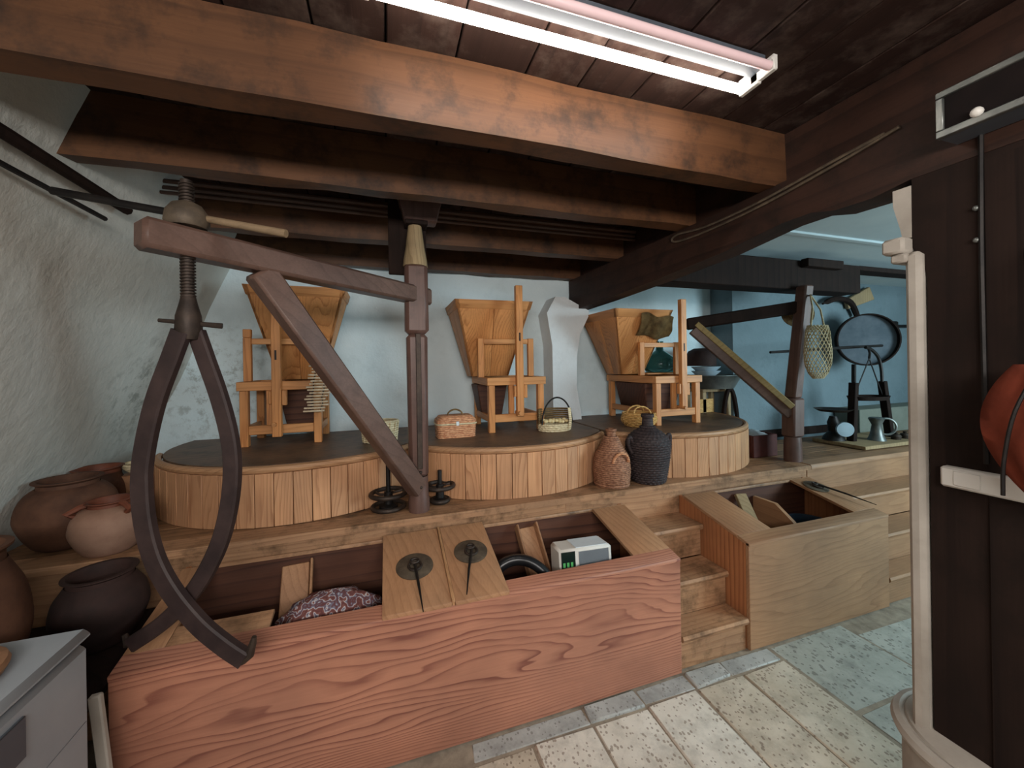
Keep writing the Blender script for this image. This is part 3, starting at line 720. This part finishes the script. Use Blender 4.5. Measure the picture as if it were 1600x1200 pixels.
handwheel('iron handwheel with short rod right of the crane post', .283, 2.255, .078, .855, .945, .62)

# ------------------------------------------------------------------ baskets
def woven(prof, c, stakes=24, rows=14, amp=.0035, sx=1, sy=1, sup=None, N=96):
    """woven wall: prof = [(r, z)...] interpolated over rows; weft rows bulge in and out of the stakes"""
    mb = MB(); M = rows*2
    zs = [p[1] for p in prof]
    def rad(z):
        for (a, za), (b, zb) in zip(prof, prof[1:]):
            if za <= z <= zb: return lerp(a, b, (z-za)/(zb-za) if zb > za else 0)
        return prof[-1][0]
    rings = []
    for j in range(M+1):
        z = lerp(zs[0], zs[-1], j/M); ring = []
        for k in range(N):
            t = 2*pi*k/N; d = amp*((1+.9*cos(stakes*t+pi*(j//2))) if j % 2 else 0)
            q = rad(z)
            if sup:
                e = 2/sup; ct, st = cos(t), sin(t)
                px = (abs(ct)**e)*(1 if ct >= 0 else -1); py = (abs(st)**e)*(1 if st >= 0 else -1)
            else: px, py = cos(t), sin(t)
            ring.append(mb.b.verts.new((c[0]+px*(q+d)*sx, c[1]+py*(q+d)*sy, c[2]+z)))
        rings.append(ring)
    for A, B in zip(rings, rings[1:]):
        for k in range(N): mb.b.faces.new((A[k], A[(k+1) % N], B[(k+1) % N], B[k]))
    mb.b.faces.new(rings[0][::-1]); return mb, rings
def ell(c, rx, ry, z, n=40, sup=None):
    P = []
    for i in range(n):
        t = 2*pi*i/n; ct, st = cos(t), sin(t)
        if sup: e = 2/sup; ct, st = (abs(ct)**e)*(1 if ct >= 0 else -1), (abs(st)**e)*(1 if st >= 0 else -1)
        P.append((c[0]+rx*ct, c[1]+ry*st, c[2]+z))
    return P
# cream oval pot basket
c = (-.045, 2.66, TZ)
t = thing('wicker_basket', 'cream woven oval basket left of the crane post', 'basket', c)
mb, _ = woven([(.095, 0), (.105, .05), (.108, .13)], c, 20, 9, .006, 1, .75); obj('body', mb, WICK_C, t, ang=70)
obj('rim', MB().tube(ell(c, .111, .084, .133), .007, 7, True), WICK_C, t)
for i in range(16):
    a = 2*pi*i/16+.1
    obj('stake', MB().tube([(c[0]+.104*cos(a), c[1]+.078*sin(a), TZ+.004), (c[0]+.118*cos(a+.12), c[1]+.0885*sin(a+.12), TZ+.135)], .005, 5), WICK_C, t)
# lidded picnic basket
c = (.445, 2.66, TZ)
t = thing('picnic_basket', 'small reddish lidded wicker case with handle on the middle drum', 'basket', c)
mb, _ = woven([(.125, 0), (.13, .088)], c, 22, 7, .004, 1, .62, 7); obj('body', mb, WICK_P, t, ang=70)
mb, rg = woven([(.134, .092), (.133, .12), (.105, .146)], c, 22, 5, .003, 1, .62, 7); mb.b.faces.new(rg[-1]); lidp = obj('lid', mb, WICK_P, t, ang=70)
obj('lid_band', MB().tube(ell(c, .137, .086, .095, 48, 7), .005, 6, True), WICK_C, lidp)
obj('handle', MB().tube([(c[0]+.052*cos(a), c[1], TZ+.142+.042*sin(a)) for a in [pi*i/12 for i in range(13)]], .006, 7), WICK_D, t)
obj('clasp', MB().box(c[0]-.008, c[0]+.012, c[1]-.092, c[1]-.083, TZ+.085, TZ+.112, .002), PAPER, t)
# scoop basket with hoop handle
c = (1.165, 2.60, TZ)
t = thing('scoop_basket', 'open hooped basket holding pale shells at the right of the middle drum', 'basket', c)
mb, _ = woven([(.115, 0), (.122, .04), (.125, .055)], c, 18, 4, .006, 1, .72); obj('body', mb, WICK_C, t, ang=70)
mb = MB(); 
for k in range(7):
    z = .055+k*.016
    mb.tube([(c[0]+.125*cos(a), c[1]+.09*sin(a), TZ+z) for a in [-.15+ (pi+.3)*i/20 for i in range(21)]], .0075, 6)
obj('back_wall', mb, WICK_D, t)
obj('hoop_handle', MB().tube([(c[0]+.118*cos(a), c[1]-.05, TZ+.055+.19*sin(a)) for a in [pi*i/20 for i in range(21)]], .006, 7), IRON_D, t)
obj('side_strap', MB().band([(c[0]+.085, c[1]-.075, TZ+.02), (c[0]+.087, c[1]-.085, TZ+.09), (c[0]+.085, c[1]-.07, TZ+.17)], .022, .006, (0, 1, 0)), WICK_C, t)
for k in range(14):
    x, y = c[0]-.09+.022*(k % 7)*1.2+random.uniform(-.004, .004), c[1]-.055+.045*(k//7)+random.uniform(-.004, .004)
    obj('shell', MB().sphere((x, y, TZ+.070+random.uniform(0, .010)), .017, 1, .8, .7, 10, 6), PEEL, loc=(x, y, TZ+.05), label='pale rounded shells heaped in the hooped basket', cat='shell', group='shells in the hooped basket')
# golden basket
c = (1.845, 2.535, TZ)
t = thing('round_basket', 'golden round basket with double handles behind the black demijohn', 'basket', c)
mb, _ = woven([(.095, 0), (.125, .035), (.130, .06), (.118, .095)], c, 16, 8, .006); obj('body', mb, WICK_O, t, ang=70)
obj('rim', MB().tube(ell(c, .120, .120, .097), .007, 7, True), WICK_O, t)
for s in (-1, 1):
    obj('handle', MB().tube([(c[0]+s*.01+.075*cos(a)*1.0, c[1]+s*.06-.02*sin(a)*s, TZ+.097+.055*sin(a)) for a in [pi*i/14 for i in range(15)]], .006, 7), WICK_O, t)
# brown wicker demijohn
c = (1.38, 2.19, PZ)
t = thing('wicker_demijohn', 'brown wicker covered bottle with looped handle between two drums', 'demijohn', c)
mb, _ = woven([(.088, 0), (.110, .03), (.116, .10), (.112, .16), (.10, .20), (.072, .245), (.05, .29), (.036, .315)], c, 22, 26, .004); obj('cover', mb, WICK_B, t, ang=70)
obj('foot_ring', MB().tube(ell(c, .103, .103, .012), .012, 8, True), WICK_B, t)
obj('neck', MB().lathe([(.03, .30), (.03, .345), (.036, .35), (.036, .362), (.024, .364), (0, .35)], c, 16), WICK_B, t)
obj('handle', MB().tube([(c[0]+.055*cos(a), c[1]-.105-.012*sin(a), PZ+.165+.06*sin(a)) for a in [pi*i/12 for i in range(13)]], .009, 8), WICK_P, t)
# black wicker demijohn
c = (1.645, 2.168, PZ)
t = thing('wicker_demijohn', 'large black wicker demijohn with two ears on the platform', 'demijohn', c)
mb, _ = woven([(.098, 0), (.108, .02), (.125, .12), (.137, .22), (.140, .255), (.118, .30), (.085, .33), (.05, .35), (.04, .37)], c, 24, 24, .006); obj('cover', mb, WICK_K, t, ang=70)
obj('neck', MB().lathe([(.038, .36), (.034, .42), (.042, .425), (.042, .445), (.026, .447), (0, .43)], c, 16), WICK_K, t)
obj('waist_band', MB().tube(ell(c, .133, .133, .165), .007, 7, True), WICK_K, t)
for s in (-1, 1):
    obj('ear', MB().tube(spl([(c[0]+s*.134, c[1]-.02, PZ+.20), (c[0]+s*.160, c[1]-.02, PZ+.25), (c[0]+s*.162, c[1]-.02, PZ+.295), (c[0]+s*.146, c[1]-.02, PZ+.30), (c[0]+s*.130, c[1]-.02, PZ+.265)], 5), .012, 8), WICK_K, t)

# things behind the right hopper
c = (2.365, 2.92, ZT-.015)
box('shelf_board', (2.13, 2.55, 2.80, 3.10, ZT-.014, ZT), W_HOPX, loc=(2.34, 2.95, ZT-.014), label='short pine shelf board under the green glass demijohn', cat='board')
t = thing('glass_demijohn', 'blue green glass demijohn behind the right hopper stand', 'bottle', (2.365, 2.93, ZT))
obj('glass', MB().lathe([(0, .004), (.115, .004), (.135, .03), (.138, .09), (.12, .135), (.07, .175), (.035, .20), (.027, .26), (.034, .265), (.034, .28), (.022, .28), (.022, .2), (.06, .168), (.11, .13), (.128, .09), (.125, .035), (0, .014)], (2.365, 2.93, ZT), 28), GLASS, t)
tb = thing('grey_table', 'low grey wooden stand under the zinc basin', 'stand', (3.0, 3.0, PZ))
box('table_top', (2.84, 3.20, 2.92, 3.18, 1.255, 1.285), W_BARE, tb)
for a in (2.85, 3.15):
    for b in (2.93, 3.13): box('leg', (a, a+.045, b, b+.04, PZ, 1.255), W_BARE, tb)
box('crate_end', (2.80, 2.98, 2.93, 2.95, 1.06, 1.19), WICK_O, loc=(2.9, 2.94, 1.06), label='small yellow board leaning at the back right of the right stand', cat='board')
t = thing('zinc_basin', 'wide grey zinc basin on the stand behind the right mill', 'basin', (3.0, 2.98, 1.285))
obj('bowl', MB().lathe([(0, .004), (.18, .004), (.25, .115), (.265, .125), (.262, .132), (.243, .12), (.17, .014), (0, .014)], (3.0, 2.93, 1.285), 32, 1, .78), TIN, t)
t = thing('enamel_bowl', 'pale enamel bowls stacked at the left in the zinc basin', 'bowl', (2.91, 2.95, 1.40))
for k in range(2): obj('bowl', MB().lathe([(0, 0), (.07, 0), (.125, .05), (.13, .058), (.12, .058), (.066, .01), (0, .01)], (2.91, 2.95, 1.40+k*.04), 28), ENAM, t)
obj('brown_bowl', MB().lathe([(0, .17), (.06, .168), (.11, .14), (.135, .09), (.135, .0), (.125, 0), (.125, .09), (.10, .13), (0, .155)], (2.88, 2.98, 1.505), 28), CLAY_B, loc=(2.88, 2.98, 1.505), label='upturned dark brown bowl on top of the pale enamel bowls', cat='bowl')

# ------------------------------------------------------------------ second crane in the side room
D0 = Vector((3.04, 2.20, 1.955)); D1 = Vector((2.40, 2.63, 1.86))
t = thing('millstone_crane', 'shadowed post crane with yellowed brace at the side room', 'crane', (3.03, 2.2, PZ))
mb = MB(); mb.lathe([(0, PZ), (.062, PZ), (.06, .9), (.056, .95)], (3.02, 2.205, 0), 14)
mb.hexa([(2.962, 2.15, .95), (3.078, 2.15, .95), (3.078, 2.26, .95), (2.962, 2.26, .95), (2.972, 2.15, 1.25), (3.088, 2.15, 1.25), (3.088, 2.26, 1.25), (2.972, 2.26, 1.25)], .012)
mb.hexa([(2.985, 2.16, 1.25), (3.075, 2.16, 1.25), (3.075, 2.25, 1.25), (2.985, 2.25, 1.25), (3.03, 2.09, 2.12), (3.12, 2.09, 2.12), (3.12, 2.175, 2.12), (3.03, 2.175, 2.12)], .012)
obj('post', mb, W_CRANEZ, t)
obj('arm', MB().bar(D0+(D0-D1).normalized()*.06, D1, .09, .095, bev=.01), W_BLACK, t)
obj('brace', MB().bar(D1+Vector((.03, -.03, -.05)), Vector((2.99, 2.20, 1.12)), .07, .07, bev=.006), W_CRANE, t)
obj('brace_face', MB().bar(D1+Vector((.05, -.05, 0.0)), Vector((2.985, 2.185, 1.185)), .07, .045, bev=.004), W_YEL, t)
# net bag on the second crane post
c = Vector((3.03, 2.015, 0))
t = thing('net_bag', 'pale string net bag hanging on the side room crane post', 'bag', (3.03, 2.015, 1.5))
mb = MB(); prof = [(.075, 1.80), (.09, 1.76), (.098, 1.68), (.105, 1.60), (.100, 1.52), (.075, 1.45), (.04, 1.41)]
def pr_(u):
    k = u*(len(prof)-1); i = min(int(k), len(prof)-2); f = k-i
    return lerp(prof[i][0], prof[i+1][0], f), lerp(prof[i][1], prof[i+1][1], f)
for s in (-1, 1):
    for k in range(20):
        P = []
        for i in range(25):
            r, z = pr_(i/24); a = 2*pi*k/20 + s*i*.13
            P.append((c.x+r*cos(a)*1.15, c.y+r*sin(a)*.55, z))
        mb.tube(P, .0036, 4)
obj('netting', mb, ROPE, t, kind='stuff')
for s in (-1, 1): obj('strap', MB().tube([(c.x+s*.07, c.y, 1.79), (c.x+s*.04, c.y+.005, 1.92), (c.x+.03, c.y+.068, 2.04)], .006, 6), ROPE, t)
obj('nail', MB().tube([(3.06, 2.07, 2.035), (3.062, 2.115, 2.035)], .006, 6), IRON_D, t)
t = thing('straw_hat', 'round brown straw hat hung behind the net bag', 'hat', (3.24, 2.25, 1.9))
mb = MB().lathe([(0, .07), (.05, .07), (.06, .05), (.065, .0), (.115, -.008), (.115, -.014), (0, -.012)], (0, 0, 0), 24)
R_ = Matrix.Rotation(radians(75), 3, 'X')
for v in mb.b.verts: v.co = Matrix.Rotation(radians(-40), 3, 'Z') @ (R_ @ v.co) + Vector((3.22, 2.29, 1.93))
obj('hat_body', mb, WICK_D, t)
obj('hanging_loop', MB().tube([(3.22, 2.285, 1.99), (3.21, 2.27, 2.06), (3.20, 2.26, 2.10)], .004, 5), ROPE, t)

# ------------------------------------------------------------------ side room odds and ends
YR = 2.945
t = thing('wall_sieve', 'large round dark sieve hanging before the blue side room wall', 'sieve', (4.75, 2.78, 1.74))
def turned(mb, c, ax=(.60, .80)):
    # lathe axis z turned to face the room
    n = Vector((-ax[0], -ax[1], 0)); q = Vector((0, 0, 1)).rotation_difference(n).to_matrix()
    for v in mb.b.verts: v.co = q @ v.co + Vector(c)
    return mb
cs = (4.72, 2.66, 1.745)
obj('hoop', turned(MB().lathe([(.255, -.03), (.268, -.03), (.268, .03), (.255, .03), (.255, -.03)], seg=40), cs), W_BLACK, t)
obj('mesh_bottom', turned(MB().lathe([(0, -.022), (.256, -.022), (.256, -.018), (0, -.018)], seg=40), cs), mottled('sieve_skin', (104, 112, 120), (86, 96, 104), 8, .8, .1), t)
obj('steelyard_beam', MB().tube([(3.30, 2.60, 1.62), (4.2, 2.52, 1.66), (4.62, 2.48, 1.675)], [.012, .014, .012], 8), IRON_D, loc=(4, 2.5, 1.62), label='long thin dark iron steelyard beam across the sieve', cat='beam')
t = thing('balance_scale', 'old wooden balance frame with hanging pan on a board', 'scale', (4.35, 2.42, PZ))
box('base_board', (3.90, 4.90, 2.22, 2.66, PZ+.002, PZ+.035), W_BARE, t, .004)
obj('leg', MB().bar((4.06, 2.42, PZ+.035), (4.10, 2.42, 1.33), .06, .05), W_BLACK, t)
obj('leg', MB().bar((4.60, 2.42, PZ+.035), (4.50, 2.42, 1.33), .06, .05), W_BLACK, t)
obj('leg_tip', MB().bar((4.10, 2.42, 1.33), (4.105, 2.42, 1.50), .03, .025), IRON_D, t)
obj('bow', MB().tube(spl([(4.50, 2.42, 1.33), (4.49, 2.42, 1.45), (4.45, 2.42, 1.56), (4.36, 2.42, 1.63), (4.27, 2.42, 1.655)], 5), .014, 8), IRON_D, t)
obj('pan', MB().lathe([(0, 1.16), (.20, 1.165), (.215, 1.20), (.205, 1.20), (.19, 1.175), (0, 1.17)], (4.30, 2.42, 0), 24, 1, .6), W_BLACK, t)
for dx in (-.2, .2): obj('chain', MB().tube([(4.30+dx, 2.42, 1.20), (4.32, 2.42, 1.55)], .006, 6), IRON_D, t)
obj('hook', MB().tube([(4.32, 2.42, 1.55), (4.33, 2.42, 1.60), (4.31, 2.42, 1.65)], .010, 6), IRON_D, t)
t = thing('kitchen_scale', 'small iron kitchen scale with two pans on the balance board', 'scale', (4.0, 2.5, PZ+.035))
obj('body', MB().lathe([(0, 0), (.09, 0), (.08, .03), (.04, .08), (.05, .16), (.03, .22), (0, .22)], (3.98, 2.52, PZ+.036), 16), IRON_D, t)
obj('pan', MB().lathe([(0, .255), (.11, .265), (.15, .29), (.14, .29), (.1, .275), (0, .27)], (3.98, 2.52, PZ+.036), 20), IRON, t)
obj('dial', turned(MB().lathe([(0, 0), (.065, 0), (.065, .03), (0, .035)], seg=20), (3.96, 2.42, PZ+.15)), ENAM, t)
t = thing('iron_grinder', 'little iron grinder with wheel between the balance legs', 'grinder', (4.33, 2.36, PZ+.035))
obj('base', MB().lathe([(0, 0), (.07, 0), (.05, .05), (.035, .14), (.06, .2), (.05, .21), (0, .2)], (4.30, 2.36, PZ+.036), 14), TIN, t)
obj('wheel', turned(MB().tube([(.075*cos(2*pi*i/20), .075*sin(2*pi*i/20), 0) for i in range(20)], .010, 7, True), (4.38, 2.33, PZ+.16)), TIN, t)
for k in range(3):
    x = 4.50+.13*k
    obj('scale_weight', MB().lathe([(0, 0), (.035, 0), (.04, .03), (.03, .045), (.012, .05), (.016, .065), (0, .07)], (x, 2.32, PZ+.035), 14), IRON, loc=(x, 2.32, PZ+.035), label=('first', 'middle', 'last')[k]+' from the left of three iron weights on the balance board', cat='weight', group='weights on the balance board')
t = thing('red_box', 'dark red wooden box with white paper inside beside the second crane', 'box', (3.08, 2.42, PZ))
for b in ((2.80, 3.06, 2.36, 2.375), (2.80, 3.06, 2.585, 2.60)): box('side', b+(PZ+.002, .94), mottled('dark_red_paint', (84, 44, 40), (64, 34, 32), 6, .6, .2), t)
for b in ((2.80, 2.815, 2.376, 2.584), (3.045, 3.06, 2.376, 2.584)): box('side', b+(PZ+.002, .94), bpy.data.materials['dark_red_paint'], t)
mb = MB(); rows = []
for i in range(9):
    rows.append([mb.b.verts.new((2.82+.22*i/8, 2.38+.2*j/6, .925+.04*sin(pi*i/8)*sin(pi*j/6)+.008*sin(i*2.1+j*1.7))) for j in range(7)])
for i in range(8):
    for j in range(6): mb.b.faces.new((rows[i][j], rows[i+1][j], rows[i+1][j+1], rows[i][j+1]))
bmesh.ops.solidify(mb.b, geom=mb.b.faces[:], thickness=.006)
obj('crumpled_paper', mb, PAPER, loc=(2.93, 2.48, .93), label='crumpled white paper lying in the dark red box', cat='paper', ang=70)
t = thing('old_saddle_frame', 'dark wooden harness frame leaning on the wall behind the right drum', 'harness', (3.3, 3.1, PZ))
obj('loop', MB().tube(spl([(3.02, 2.86, .775), (3.03, 2.86, 1.08), (3.09, 2.86, 1.28), (3.15, 2.86, 1.22), (3.19, 2.86, 1.0), (3.20, 2.86, .775)], 6), .02, 8), W_BLACK, t)
obj('cross_piece', MB().bar((3.03, 2.86, .98), (3.19, 2.86, .96), .03, .06), IRON, t)
t = thing('wall_tool', 'dark horned wooden tool with pale blade high on the side room wall', 'tool', (4.95, YR, 2.16))
obj('horn', MB().tube(spl([(4.42, YR-.06, 2.14), (4.62, YR-.07, 2.20), (4.85, YR-.06, 2.17), (4.98, YR-.05, 2.02)], 5), [.012]*2+[.03]*12+[.028]*2, 8), W_BLACK, t)
obj('blade', MB().hexa([(4.85, YR-.05, 2.10), (5.28, YR-.05, 2.22), (5.28, YR-.01, 2.22), (4.85, YR-.01, 2.10), (4.82, YR-.05, 2.2), (5.2, YR-.05, 2.36), (5.2, YR-.01, 2.36), (4.82, YR-.01, 2.2)], .006), W_BARE, t)
t = thing('wall_clamp', 'small dark iron clamp on the wall by the white column', 'clamp', (5.6, YR, 1.9))
obj('shank', MB().tube([(5.55, YR-.03, 1.92), (6.1, YR-.03, 1.93)], .018, 8), IRON_D, t)
obj('jaw', MB().box(5.52, 5.68, YR-.06, YR-.005, 1.88, 1.98, .012), IRON_D, t)
box('storage_chest', (4.66, 6.3, 2.70, 2.94, PZ, 1.02), mottled('grey_green_paint', (128, 132, 122), (112, 116, 106), 3, .8, .1), loc=(5.4, 2.8, PZ), label='long low grey painted trunk along the side room wall', cat='trunk')
box('baseboard_back', (3.26, 4.64, 2.925, 2.948, PZ, .84), W_BLACK, kind='structure')

# ------------------------------------------------------------------ clay jars on the left
def jar(label, x, y, z, r, h, rim, mat, mrim, handles=0):
    t = thing('clay_jar', label, 'jar', (x, y, z), 'clay jars by the left wall')
    P = [(0, 0), (r*.55, 0), (r*.80, h*.16), (r*.97, h*.38), (r, h*.52), (r*.93, h*.70), (r*.78, h*.83), (rim*1.02, h*.90)]
    obj('body', MB().lathe(spl(P, 4), (x, y, z), 32), mat, t)
    obj('neck', MB().lathe([(rim, h*.88), (rim*.98, h*.95), (rim*1.14, h*.985), (rim*1.14, h), (rim*.98, h), (rim*.86, h*.95), (rim*.86, h*.82), (0, h*.70)], (x, y, z), 32), mrim, t)
    for k in range(handles):
        a = -pi/2 + (k-.5)*2.0 if handles == 2 else -pi/2
        obj('handle', MB().tube([(x+cos(a)*q, y+sin(a)*q, z+zz) for q, zz in ((r*.82, h*.80), (r*1.0, h*.86), (rim*1.25, h*.95), (rim*1.02, h*.96))], .012, 7), mrim, t)
    return t
jar('pale pink clay jar with reddish neck standing on the platform end', -1.165, 2.165, PZ, .128, .225, .070, CLAY_P, CLAY_R, 2)
jar('big brown clay jar half cut by the photo edge behind the pale jar', -1.395, 2.32, PZ, .165, .30, .10, CLAY, CLAY)
jar('brown clay jar with wide red rim squeezed in by the wall', -1.445, 2.60, PZ, .115, .285, .088, CLAY, CLAY_R)
bn = thing('low_bench', 'low dark bench under the blackened jars beside the chest', 'bench', (-1.12, 1.75, 0))
box('bench_top', (-1.46, -.885, 1.44, 2.06, .50, .53), W_BLACK, bn)
for a in (-1.44, -.94):
    for b in (1.46, 1.99): box('leg', (a, a+.05, b, b+.05, 0, .50), W_BLACK, bn)
jar('blackened squat clay jar on the bench below the pale jar', -1.035, 1.87, .53, .135, .265, .092, CLAY_B, CLAY_B)
jar('tall brown storage jar on the bench behind the white cabinet', -1.235, 1.60, .53, .155, .49, .105, CLAY, CLAY)
box('wooden_crate', (-1.37, -1.215, 2.60, 2.74, PZ, .985), W_LID, loc=(-1.3, 2.67, PZ), label='small pine crate behind the jars carrying a pale bowl', cat='crate')
obj('pale_bowl', MB().lathe([(0, 0), (.045, 0), (.075, .03), (.082, .058), (.074, .058), (.04, .012), (0, .012)], (-1.295, 2.67, .986), 24), WICK_C, loc=(-1.295, 2.67, .986), label='pale cream bowl on the crate at the left wall', cat='bowl')

# ------------------------------------------------------------------ white cabinet at the lower left
t = thing('white_cabinet', 'white enamel appliance cabinet at the lower left corner', 'cabinet', (-1.1, .95, 0))
box('body', (-1.42, -.775, .35, 1.35, .03, .820), WHITE, t, .012)
box('lid', (-1.43, -.770, .34, 1.36, .825, .857), WHITE, t, .014)
for a in (-1.38, -.86):
    for b in (.40, 1.25): box('foot', (a, a+.05, b, b+.05, 0, .03), BLACKP, t, .003)
box('side_panel', (-.776, -.7735, .50, 1.335, .10, .618), WHITE, t, .003)
box('vent_panel', (-.776, -.768, .70, 1.148, .70, .792), WHITE_D, t, .002)
obj('wooden_tray', MB().tube(ell((-.925, 1.15, 0), .075, .125, .873, 28), .016, 8, True), W_LID, loc=(-.925, 1.15, .86), label='oval brown wooden tray on the white cabinet', cat='tray')
obj('leaning_board', MB().bar((-.775, 1.46, .005), (-.826, 1.46, .60), .03, .02, up=(0, 1, 0)), CREAM, loc=(-.83, 1.48, 0), label='pale narrow board in the gap between cabinet and chest', cat='board')

# ------------------------------------------------------------------ column, post and things at the right edge
t = thing('timber_post', 'thick dark timber post with capital under the girder at right', 'post', (1.72, .66, 0))
obj('shaft', MB().prism([(.545, .30), (.742, .30), (.742, 1.80), (.752, 1.86), (.775, 1.90), (.775, 2.119), (.525, 2.119), (.525, 1.90), (.545, 1.84)], 'x', 1.60, 1.86), W_BLACK, t)
obj('shaft_board', MB().prism([(.548, .30), (.615, .30), (.615, 2.10), (.530, 2.10), (.530, 1.91), (.548, 1.85)], 'x', 1.592, 1.5995), W_BLACK, t)
obj('cable', MB().tube([(1.591, .62, 2.17), (1.591, .622, 1.9), (1.591, .622, 1.78), (1.591, .619, 1.25)], .006, 6), IRON_D, t)
for z in (1.97, 1.88): obj('cable_clip', MB().sphere((1.592, .632, z), .008, seg=8, rings=5), TIN, t)
t = thing('white_column', 'cream painted masonry column against the dark post', 'column', (1.7, .79, 0))
box('shaft', (1.578, 1.80, .747, .788, .30, 1.885), CREAM, t, .012)
box('cap', (1.555, 1.82, .776, .835, 1.885, 1.935), CREAM, t, .008)
box('cap_fillet', (1.568, 1.81, .776, .818, 1.855, 1.885), CREAM, t, .006)
obj('neck', MB().prism([(.777, 1.935), (.800, 1.935), (.806, 1.97), (.824, 2.05), (.824, 2.10), (.777, 2.10)], 'x', 1.60, 1.80), CREAM, t)
obj('plinth', MB().lathe([(0, 0), (.20, 0), (.20, .36), (.19, .385), (.16, .395), (0, .395)], (1.72, .66, 0), 32), CREAM, t)
obj('base_ring', MB().tube(ell((1.72, .66, 0), .205, .205, .36, 40), .022, 8, True), CREAM, t)
t = thing('socket_box', 'white plastic cable box screwed on the dark post', 'box', (1.585, .66, 1.2))
box('casing', (1.565, 1.597, .53, .705, 1.168, 1.228), PLASTIC, t, .006); box('cover', (1.561, 1.566, .62, .675, 1.178, 1.220), PLASTIC, t, .002)
# red cloth bag hung at the right edge
mb = MB(); rows = []
for i in range(25):
    u = i/24; z = 1.53 - u*.39; wid = .105*(sin(pi*min(1, .10+u*.98))**.6)+.006; row = []
    for k in range(28):
        a = 2*pi*k/28; fold = 1+.10*sin(4*a+3*u)+.05*sin(9*a-4*u)
        row.append(mb.b.verts.new((1.475+.045*cos(a)*fold*(wid/.1), .445+.02*(1-u)+wid*sin(a)*fold, z)))
    rows.append(row)
for A, B in zip(rows, rows[1:]):
    for k in range(28): mb.b.faces.new((A[k], A[(k+1) % 28], B[(k+1) % 28], B[k]))
mb.b.faces.new(rows[0]); mb.b.faces.new(rows[-1][::-1])
rb_ = obj('red_cloth_bag', mb, RED, loc=(1.475, .48, 1.16), label='rust red cloth bag hanging at the right edge', cat='bag', ang=75)
obj('seam', MB().tube(spl([(1.435, .47, 1.53), (1.42, .505, 1.42), (1.424, .525, 1.30), (1.43, .53, 1.21)], 5), .004, 6), IRON_D, rb_)
obj('hanging_strap', MB().tube([(1.475, .46, 1.525), (1.53, .50, 1.70), (1.588, .53, 1.83)], .006, 6), RED, rb_)
# lamps
lamp = thing('tube_lamp', 'twin fluorescent ceiling lamp with one tube lit', 'lamp', (.55, .94, 2.53))
box('channel', (-.06, 1.17, .918, .968, 2.478, 2.529), WHITE_D, lamp, .006)
TB = (('lit_tube', .995, 2.462, M_TUBE), ('unlit_tube', .895, 2.468, M_PINK))
for nm, y, z, m in TB:
    o = obj(nm, MB().tube([(-.03, y, z), (1.15, y, z)], .0135, 16), m, lamp)
    for xx in (-.045, 1.152):
        obj('lamp_holder', MB().box(xx, xx+.018, min(y, .95)-.014, max(y, .95)+.014, z-.016, 2.50, .003), PLASTIC, lamp)
t = thing('emergency_light', 'grey framed rectangular light box with dark panel on the girder', 'lamp', (1.55, .5, 2.2))
box('back_box', (1.51, 1.598, .20, .672, 2.17, 2.30), WHITE_D, t, .004)
box('dark_panel', (1.506, 1.512, .215, .660, 2.185, 2.288), P_DARK, t, .001)
for b in ((.20, .672, 2.17, 2.19), (.20, .672, 2.282, 2.30)): box('frame_bar', (1.498, 1.515)+b, TIN, t, .002)
for b in ((.20, .216, 2.191, 2.281), (.656, .672, 2.191, 2.281)): box('frame_bar', (1.498, 1.515)+b, TIN, t, .002)
obj('knob', MB().sphere((1.497, .59, 2.198), .013, seg=10, rings=6), PLASTIC, t)
# cables and rods under the ceiling
for (y, z, r, lab) in ((2.28, 2.448, .011, 'upper thin iron rod running under the joists behind the crane screw'), (2.292, 2.422, .010, 'middle thin iron rod running under the joists behind the crane screw'), (2.285, 2.394, .009, 'lowest thin iron rod running under the joists behind the crane screw')):
    obj('ceiling_rod', MB().tube([(-1.02, y, z+.01), (0, y, z), (1.655, y, z+.003)], r, 8), W_CRANE, loc=(0, y, z), label=lab, cat='rod', group='rods under the ceiling')
obj('wall_pipe', MB().tube([(-1.045, .9, 2.24), (-1.03, 1.5, 2.235), (-1.03, 2.05, 2.225)], .02, 8), W_BLACK, loc=(-1.04, 1.5, 2.23), label='thick dark pipe along the top of the left wall', cat='pipe')
obj('wall_cable', MB().tube([(-1.065, .9, 2.165), (-1.06, 1.4, 2.16), (-1.05, 1.95, 2.15)], .009, 7), IRON_D, loc=(-1.05, 1.5, 2.16), label='thin dark cable below the thick pipe on the left wall', cat='cable')
obj('girder_cable', MB().tube(spl([(1.594, .80, 2.30), (1.592, 1.0, 2.268), (1.592, 1.3, 2.235), (1.592, 1.6, 2.225), (1.592, 1.80, 2.235), (1.592, 1.85, 2.258), (1.592, 1.80, 2.275), (1.592, 1.6, 2.25), (1.592, 1.3, 2.255), (1.592, 1.0, 2.285), (1.594, .84, 2.30)], 5), .006, 6), IRON_G, loc=(1.592, 1.3, 2.22), label='looped grey cable clipped to the girder face', cat='cable')
obj('hanging_wire', MB().tube(spl([(-.20, 1.0, 2.53), (-.195, 1.0, 2.49), (-.215, 1.0, 2.455), (-.24, 1.0, 2.45)], 4), .003, 5), IRON_G, loc=(-.2, 1.0, 2.45), label='short bent wire dangling from the ceiling planks at left', cat='wire')
